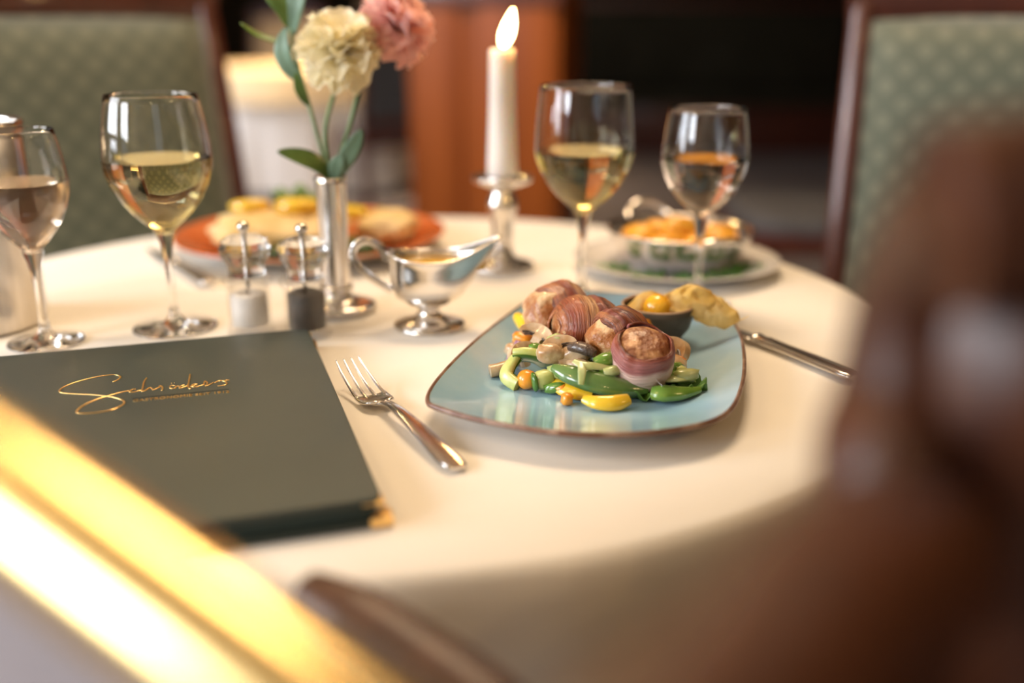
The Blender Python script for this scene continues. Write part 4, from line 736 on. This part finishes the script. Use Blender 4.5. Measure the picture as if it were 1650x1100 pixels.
# ------------------------------------------------------------------ orange plate with food, far side
OC = (-0.2550, 1.2450)
op = thing('round_plate', 'orange glazed round plate with breaded fillet at the far side', 'plate', T(*OC, 0.0010))
lathe('plate_top', [(0, 0.006), (0.10, 0.006), (0.118, 0.009), (0.145, 0.0175), (0.166, 0.0235), (0.1685, 0.0240), (0.1690, 0.0225)], 'orange_plate', op, 64)
lathe('plate_underside', [(0, 0.0), (0.090, 0.0), (0.095, 0.002), (0.12, 0.006), (0.145, 0.0135), (0.1690, 0.0225)], 'foot', op, 64)
def otag(o, l, c, g=None): return tag(o, l, c, g)
otag(blob('breaded_fillet', T(OC[0] - 0.028, OC[1] - 0.040, 0.0330), (0.082, 0.042, 0.020), 'fish', None, 4, 0.22, 2.0, 4, 2.6, (R(14), 0, R(6))), 'pale breaded fillet lying on the orange plate', 'fish')
otag(blob('breaded_fillet', T(OC[0] + 0.096, OC[1] + 0.004, 0.0295), (0.036, 0.035, 0.018), 'fish', None, 8, 0.22, 2.0, 4, 2.6, (R(8), 0, R(-20))), 'smaller golden fillet piece at the right on the orange plate', 'fish')
for i, (x, y, z, s) in enumerate([(-0.070, -0.020, 0.060, 0.020), (-0.010, -0.022, 0.060, 0.024), (0.052, 0.012, 0.046, 0.020)]):
    lw = thing('lemon_wedge', ['yellow lemon wedge at the left end of the breaded fillet', 'yellow lemon wedge on the middle of the breaded fillet', 'yellow lemon wedge lying behind the silver vase on the orange plate'][i], 'lemon', T(OC[0] + x, OC[1] + y, z), R(20 - 30 * i))
    blob('flesh', (0, 0, 0), (s * 1.25, s * 0.6, s * 0.36), 'lemon', lw, i, 0.08, 1.5, 3, 2.6); sweep('peel', arc((0, 0), s * 1.05, 200, 340, 0.0), (0.002, s * 0.3), 'ypep', lw, 8)
for i, (x, y, z, r, l) in enumerate([(-0.045, -0.098, 0.010, 0.040, 'dark green lettuce leaf below the left end of the fillet'), (0.010, -0.104, 0.010, 0.042, 'dark green lettuce leaf at the front centre of the orange plate'), (0.060, -0.072, 0.012, 0.034, 'dark green lettuce leaf right of the silver vase'), (-0.010, 0.030, 0.058, 0.045, 'olive green leaf garnish on top of the breaded fillet')]):
    otag(frill('lettuce_leaf', T(OC[0] + x, OC[1] + y, z), r, 'dark_leaf' if i < 3 else 'leaf', i * 3.3), l, 'salad leaf')

# ------------------------------------------------------------------ white plate, steel bowl and potatoes
WC = (0.1920, 1.1380)
wp_ = thing('side_plate', 'white china side plate under the steel potato bowl', 'plate', T(*WC, 0.0010))
lathe('plate_top', [(0, 0.005), (0.070, 0.005), (0.080, 0.007), (0.105, 0.0125), (0.1180, 0.0150), (0.1195, 0.0145)], 'white_plate', wp_, 64)
lathe('plate_underside', [(0, 0.0), (0.064, 0.0), (0.068, 0.002), (0.095, 0.0075), (0.1195, 0.0145)], 'white_plate', wp_, 64)
sb = thing('serving_bowl', 'round steel serving bowl with loop handles full of potatoes', 'bowl', T(WC[0] + 0.004, WC[1] + 0.004, 0.0075), R(-62))
lathe('bowl_body', [(0, 0.0), (0.040, 0.0), (0.052, 0.003), (0.070, 0.014), (0.080, 0.028), (0.084, 0.039), (0.0865, 0.0405), (0.0860, 0.0418), (0.0825, 0.0405), (0.078, 0.029), (0.068, 0.0155), (0.050, 0.005), (0, 0.003)], 'silver', sb, 56)
for s in (-1, 1):
    sweep('loop_handle', crom([(s * 0.080, -0.026, 0.031), (s * 0.100, -0.026, 0.040), (s * 0.108, -0.012, 0.046 + 0.006 * (s > 0)), (s * 0.108, 0.012, 0.046 + 0.006 * (s > 0)), (s * 0.100, 0.026, 0.040), (s * 0.080, 0.026, 0.031)], 5), 0.0042, 'silver', sb, 10)
sb.rotation_euler = (0, 0, R(105))
rnd = random.Random(5)
pots = [(-0.052, -0.028, 'at the left front of the steel bowl'), (-0.020, -0.052, 'at the front of the steel bowl'), (0.020, -0.050, 'beside the wine stem at the front of the steel bowl'), (0.052, -0.024, 'at the right front of the steel bowl'), (0.060, 0.014, 'at the right rim of the steel bowl'), (-0.058, 0.012, 'at the left rim of the steel bowl'), (0.0, -0.010, 'on top in the middle of the steel bowl'), (-0.020, 0.038, 'at the back left of the steel bowl'), (0.028, 0.036, 'at the back right of the steel bowl')]
for i, (x, y, l) in enumerate(pots):
    d = math.hypot(x, y); z = 0.0075 + 0.0285 + (0.012 if d < 0.02 else 0.0)
    o = blob('fried_potato', T(WC[0] + 0.004 + x * 0.80, WC[1] + 0.004 + y * 0.80, z), (0.0235, 0.0165, 0.0145), 'potato', None, i, 0.14, 1.3, 3, 2.3, (rnd.uniform(-.3, .3), rnd.uniform(-.25, .25), rnd.uniform(-.6, .6)))
    tag(o, 'golden fried potato ' + l, 'potato', 'fried potatoes in the steel bowl')
for i, (a, l) in enumerate([(205, 'dark green parsley leaf at the left on the white plate'), (240, 'green parsley leaf left of centre on the white plate'), (272, 'green parsley leaf at the front of the white plate'), (305, 'green parsley leaf right of the wine stem on the white plate'), (335, 'dark green parsley leaf at the right on the white plate')]):
    o = frill('parsley_leaf', T(WC[0] + 0.082 * math.cos(R(a)), WC[1] + 0.082 * math.sin(R(a)), 0.0085), 0.020, 'parsley', i * 2.1, None, 0.0045); tag(o, l, 'herb', 'parsley leaves on the white plate')

# ------------------------------------------------------------------ wine cooler and bottle
bk = thing('wine_cooler', 'tall brushed steel wine cooler at the left edge of the table', 'wine cooler', T(-0.5150, 0.9150, 0.0010))
lathe('cooler_body', [(0, 0.0), (0.060, 0.0), (0.063, 0.003), (0.0635, 0.10), (0.0645, 0.186), (0.0625, 0.186), (0.0610, 0.10), (0.060, 0.006), (0, 0.005)], 'steel', bk, 48)
lathe('rolled_rim', [(0.0625, 0.1845), (0.0650, 0.1850), (0.0668, 0.1880), (0.0655, 0.1912), (0.0635, 0.1905), (0.0618, 0.187)], 'silver', bk, 48, closed=True)
bt = thing('wine_bottle', 'dark blue black wine bottle standing in the steel cooler', 'bottle', T(-0.5300, 0.9150, 0.0075))
lathe('bottle_body', [(0, 0), (0.034, 0), (0.037, 0.003), (0.037, 0.165), (0.034, 0.188), (0.022, 0.214), (0.0155, 0.235), (0.0145, 0.27), (0, 0.27)], 'bottle', bt, 36)
lathe('foil_capsule', [(0, 0.2700), (0.0150, 0.2700), (0.0152, 0.298), (0.0160, 0.300), (0.0160, 0.309), (0.0145, 0.311), (0, 0.311)], 'bottle', bt, 28)

# ------------------------------------------------------------------ upholstered chairs
def make_chair(label, seat_m, arms=True, group=None):
    """local: seat faces +Y away from the back; origin on the floor under the back"""
    t = thing('dining_chair', label, 'chair', (0, 0, 0), 0, group); W_ = 0.27
    for s in (-1, 1):
        sweep('back_post', crom([(s * W_, -0.03, 0), (s * W_, 0.0, 0.25), (s * W_, 0.015, 0.45), (s * W_, -0.02, 0.75), (s * (W_ - 0.004), -0.075, 1.06)], 5), [(0.019, 0.022), (0.019, 0.024), (0.018, 0.020)], 'mahog', t, 12, (0, 1, 0), 3.5)
        sweep('leg', [(s * (W_ - 0.01), 0.44, 0), (s * (W_ - 0.01), 0.44, 0.42)], [(0.015, 0.015), (0.022, 0.022)], 'mahog', t, 12, (0, 1, 0), 4)
    sweep('top_rail', crom([(-W_ - 0.015, -0.072, 1.045), (-0.15, -0.086, 1.055), (0.15, -0.086, 1.055), (W_ + 0.015, -0.072, 1.045)], 5), (0.022, 0.040), 'mahog', t, 14, (0, 0, 1), 3.5)
    sweep('lower_rail', [(-W_, 0.008, 0.50), (W_, 0.008, 0.50)], (0.014, 0.030), 'mahog', t, 10, (0, 0, 1), 3.5)
    n, mrow = 10, 12; vs, fs = [], []
    for i in range(mrow + 1):
        v = i / mrow; z = 0.525 + 0.485 * v; yb = 0.012 - 0.085 * v
        for k in range(n + 1):
            u = k / n * 2 - 1; b = (1 - u ** 6) * (1 - (2 * v - 1) ** 8); vs.append((u * (W_ - 0.018), yb + 0.030 * b, z))
    for i in range(mrow):
        for k in range(n): a = i * (n + 1) + k; fs.append((a, a + 1, a + n + 2, a + n + 1))
    o = mesh('back_cushion', vs, fs, seat_m, t); s = o.modifiers.new('t', 'SOLIDIFY'); s.thickness = 0.045; s.offset = 0
    box('seat_frame', (0, 0.225, 0.415), (0.53, 0.46, 0.06), 'mahog', t, 0.008)
    blob('seat_cushion', (0, 0.23, 0.455), (0.262, 0.232, 0.038), seat_m, t, 1, 0.02, 1, 3, 5)
    return t
def put(o, x, y, a): o.location = (x, y, 0); o.rotation_euler = (0, 0, R(a)); return o
c1 = put(make_chair('dark wood chair with dim green upholstery behind the wine glasses on the left', 'green'), -0.697, 1.606, 220)
c2 = put(copy_tree(c1), 0.765, 1.435, 165); c2['label'] = 'dark wood chair with green dotted upholstery at the upper right'
c3 = put(make_chair('beige upholstered chair behind the far white table', 'beige'), -1.66, 7.62, 170)
c4 = put(make_chair('dark grey upholstered chair in front of the wooden pillar base', 'grey_seat'), -0.52, 5.25, 30); c4['label'] = 'dark chair at the right side of the far white table'
c5 = put(copy_tree(c4), 1.13, 2.98, 90); c5['label'] = 'grey chair seat in the shadows left of the right green chair'

# far table
ft = thing('round_table', 'distant round table hidden under a floor length white cloth', 'table', (-1.25, 6.35, 0))
lathe('table_top', [(0, 0.70), (0.585, 0.70), (0.59, 0.705), (0.59, 0.728), (0.585, 0.733), (0, 0.733)], 'mahog', ft, 48); lathe('pedestal', [(0, 0), (0.28, 0), (0.28, 0.03), (0.08, 0.06), (0.05, 0.12), (0.05, 0.60), (0.09, 0.69), (0, 0.69)], 'mahog', ft, 24)
vs, fs = cloth_mesh(0.60, 0.68, 9, 0.020, 7); o = fixn(mesh('tablecloth', vs, fs, 'cloth', None, True, (-1.25, 6.35, 0.738))); tag(o, 'white cloth hanging to the floor on the distant table', 'tablecloth')
vs, fs = cloth_mesh(0.612, 0.17, 4, 0.008, 9); o = fixn(mesh('table_overlay', vs, fs, 'cream_cloth', None, True, (-1.25, 6.35, 0.742))); tag(o, 'cream overlay cloth covering the top of the distant table', 'tablecloth')
# bench along the dark back wall
bn = thing('wall_bench', 'dark upholstered bench along the back wall', 'bench', (1.3, 8.2, 0)); box('seat', (0, -0.1, 0.43), (2.8, 0.5, 0.12), 'bench', bn, 0.03); box('bench_base', (0, -0.06, 0.185), (2.7, 0.4, 0.37), 'mahog', bn, 0.01); box('backrest', (0, 0.22, 0.80), (2.8, 0.14, 0.62), 'bench', bn, 0.04); box('top_rail', (0, 0.22, 1.14), (2.84, 0.16, 0.06), 'mahog', bn, 0.01)

# ------------------------------------------------------------------ foreground: brass rail and the near armchair
def Wp(p): return Vector((p[0], p[1], TZ + p[2]))
a, b = Vector((-0.1392, 0.2443, 0.158)), Vector((-0.0607, 0.2028, 0.1274)); d = (b - a)
br = thing('brass_rail', 'blurred shiny brass rail crossing the lower left corner', 'rail', Wp(a - d * 2.0))
sweep('rail_tube', [Vector((0, 0, 0)), d * 3.6], 0.0185, 'brass', br, 32)
pz = TZ + (a - d * 2.0).z; q0, q1 = d * 0.05, d * 3.55; pn = Vector((d.y, -d.x, 0)).normalized() * 0.008
vs = [q + s_ * pn + Vector((0, 0, dz)) for q in (q0, q1) for s_ in (-1, 1) for dz in (0.0, -pz - q.z)]
fixn(mesh('partition_panel', vs, [(0, 1, 3, 2), (4, 6, 7, 5), (0, 4, 5, 1), (2, 3, 7, 6), (0, 2, 6, 4), (1, 5, 7, 3)], 'taupe', br, False))
for k in (0.0, 3.6): blob('end_cap', d * k, (0.022, 0.022, 0.022), 'brass', br, 1, 0.0, 1, 3)

nc = thing('armchair', 'blurred dark mahogany armchair close to the camera on the right', 'armchair', (0.20, 0.22, 0))
NO_ = Vector((0.20, 0.22, 0))
def nl(p): return Wp(p) - NO_
sweep('back_post', [nl(p) for p in crom([(0.175, 0.330, -0.30), (0.135, 0.300, 0.02), (0.1090, 0.2640, 0.1380), (0.1175, 0.2830, 0.1700), (0.1205, 0.2820, 0.2060), (0.1160, 0.2530, 0.2320), (0.1120, 0.2400, 0.2410)], 6)], [(0.020, 0.022), (0.019, 0.022), (0.0175, 0.020), (0.0165, 0.020), (0.0150, 0.018), (0.0135, 0.016)], 'mahog_near', nc, 16, (0, 1, 0.2), 2.6)
sweep('top_rail', [nl(p) for p in crom([(0.108, 0.246, 0.232), (0.14, 0.250, 0.236), (0.22, 0.255, 0.238), (0.36, 0.25, 0.236), (0.52, 0.22, 0.19)], 6)], (0.016, 0.024), 'mahog_near', nc, 16, (0, 0, 1), 2.8)
vs, fs = [], []
for i in range(9):
    for k in range(9):
        u, v = k / 8, i / 8; p = Vector((0.118 + 0.39 * u + 0.03 * (1 - v), 0.300 - 0.04 * u - 0.045 * v, -0.25 + 0.475 * v)); vs.append(nl(p))
for i in range(8):
    for k in range(8): q = i * 9 + k; fs.append((q, q + 1, q + 10, q + 9))
o = mesh('back_panel', vs, fs, 'mahog_near', nc); s = o.modifiers.new('t', 'SOLIDIFY'); s.thickness = 0.02
sweep('arm', [nl(p) for p in crom([(0.125, 0.285, 0.120), (0.105, 0.235, 0.142), (0.0700, 0.1850, 0.1620), (0.0400, 0.1380, 0.1720), (0.010, 0.095, 0.180), (-0.01, 0.03, 0.17)], 6)], [(0.026, 0.026), (0.024, 0.022), (0.018, 0.016), (0.014, 0.012), (0.012, 0.010)], 'mahog_near', nc, 16, (0, 0, 1), 2.4)
sweep('arm', [nl(p) for p in crom([(-0.0960, 0.4060, 0.0265), (-0.072, 0.3905, 0.0225), (-0.045, 0.372, 0.0165), (0.0, 0.335, 0.006), (0.06, 0.27, -0.02), (0.12, 0.20, -0.06)], 6)], [(0.010, 0.008), (0.0155, 0.012), (0.0165, 0.0130), (0.0165, 0.013), (0.0165, 0.013), (0.017, 0.013)], 'mahog_near', nc, 16, (0, 0, 1), 2.2)
sweep('drape_shade_back', [nl(p) for p in crom([(-0.10, 0.300, -0.125), (-0.075, 0.262, -0.125), (-0.03, 0.236, -0.125), (0.04, 0.214, -0.125), (0.13, 0.232, -0.125), (0.175, 0.30, -0.125)], 6)], (0.011, 0.172), 'mahog_near', nc, 14, (0, 0, 1), 5)  # unseen lower back, added to keep rear window light off the cloth's front drape
box('seat', nl((0.03, 0.33, -0.32)), (0.40, 0.24, 0.07), 'grey_seat', nc, 0.02)
for p in ((0.175, 0.330), (0.12, 0.20), (0.50, 0.22), (-0.01, 0.03)):
    sweep('leg', [Vector((p[0], p[1], 0)) - NO_, Vector((p[0], p[1], TZ - (0.25 if p[1] > 0.3 else 0.06 if p[0] == 0.12 else -0.17))) - NO_], [(0.014, 0.014), (0.018, 0.018)], 'mahog_near', nc, 10, (0, 1, 0), 3)

# ------------------------------------------------------------------ lamps of the room (out of view, they make the warm glints)
def wall_lamp(label, x, y, z):
    t = thing('pendant_lamp', label, 'lamp', (x, y, z)); sweep('cord', [(0, 0, 0.05), (0, 0, H - z)], 0.004, 'brass', t, 8); lathe('hub', [(0, -0.03), (0.02, -0.02), (0.03, 0.02), (0.01, 0.06), (0, 0.06)], 'brass', t, 16)
    for k in range(3):
        a = k * 2.094 + 0.4; p = Vector((0.13 * math.cos(a), 0.13 * math.sin(a), -0.04)); sweep('lamp_arm', [(0, 0, 0), p * 0.6 + Vector((0, 0, -0.03)), p], 0.006, 'brass', t, 8); blob('bulb', p + Vector((0, 0, 0.035)), (0.022, 0.022, 0.032), 'bulb', t, 1, 0, 1, 2)
    return t
wall_lamp('brass three bulb pendant lamp left of the camera', -0.95, 0.10, 1.95)
wall_lamp('brass three bulb pendant lamp right of the table', 1.95, 0.1, 2.0)
wall_lamp('brass three bulb pendant lamp over the aisle behind', 0.35, -1.2, 2.0)
wall_lamp('brass three bulb pendant lamp above the far side of the table', -0.75, 2.3, 2.1)
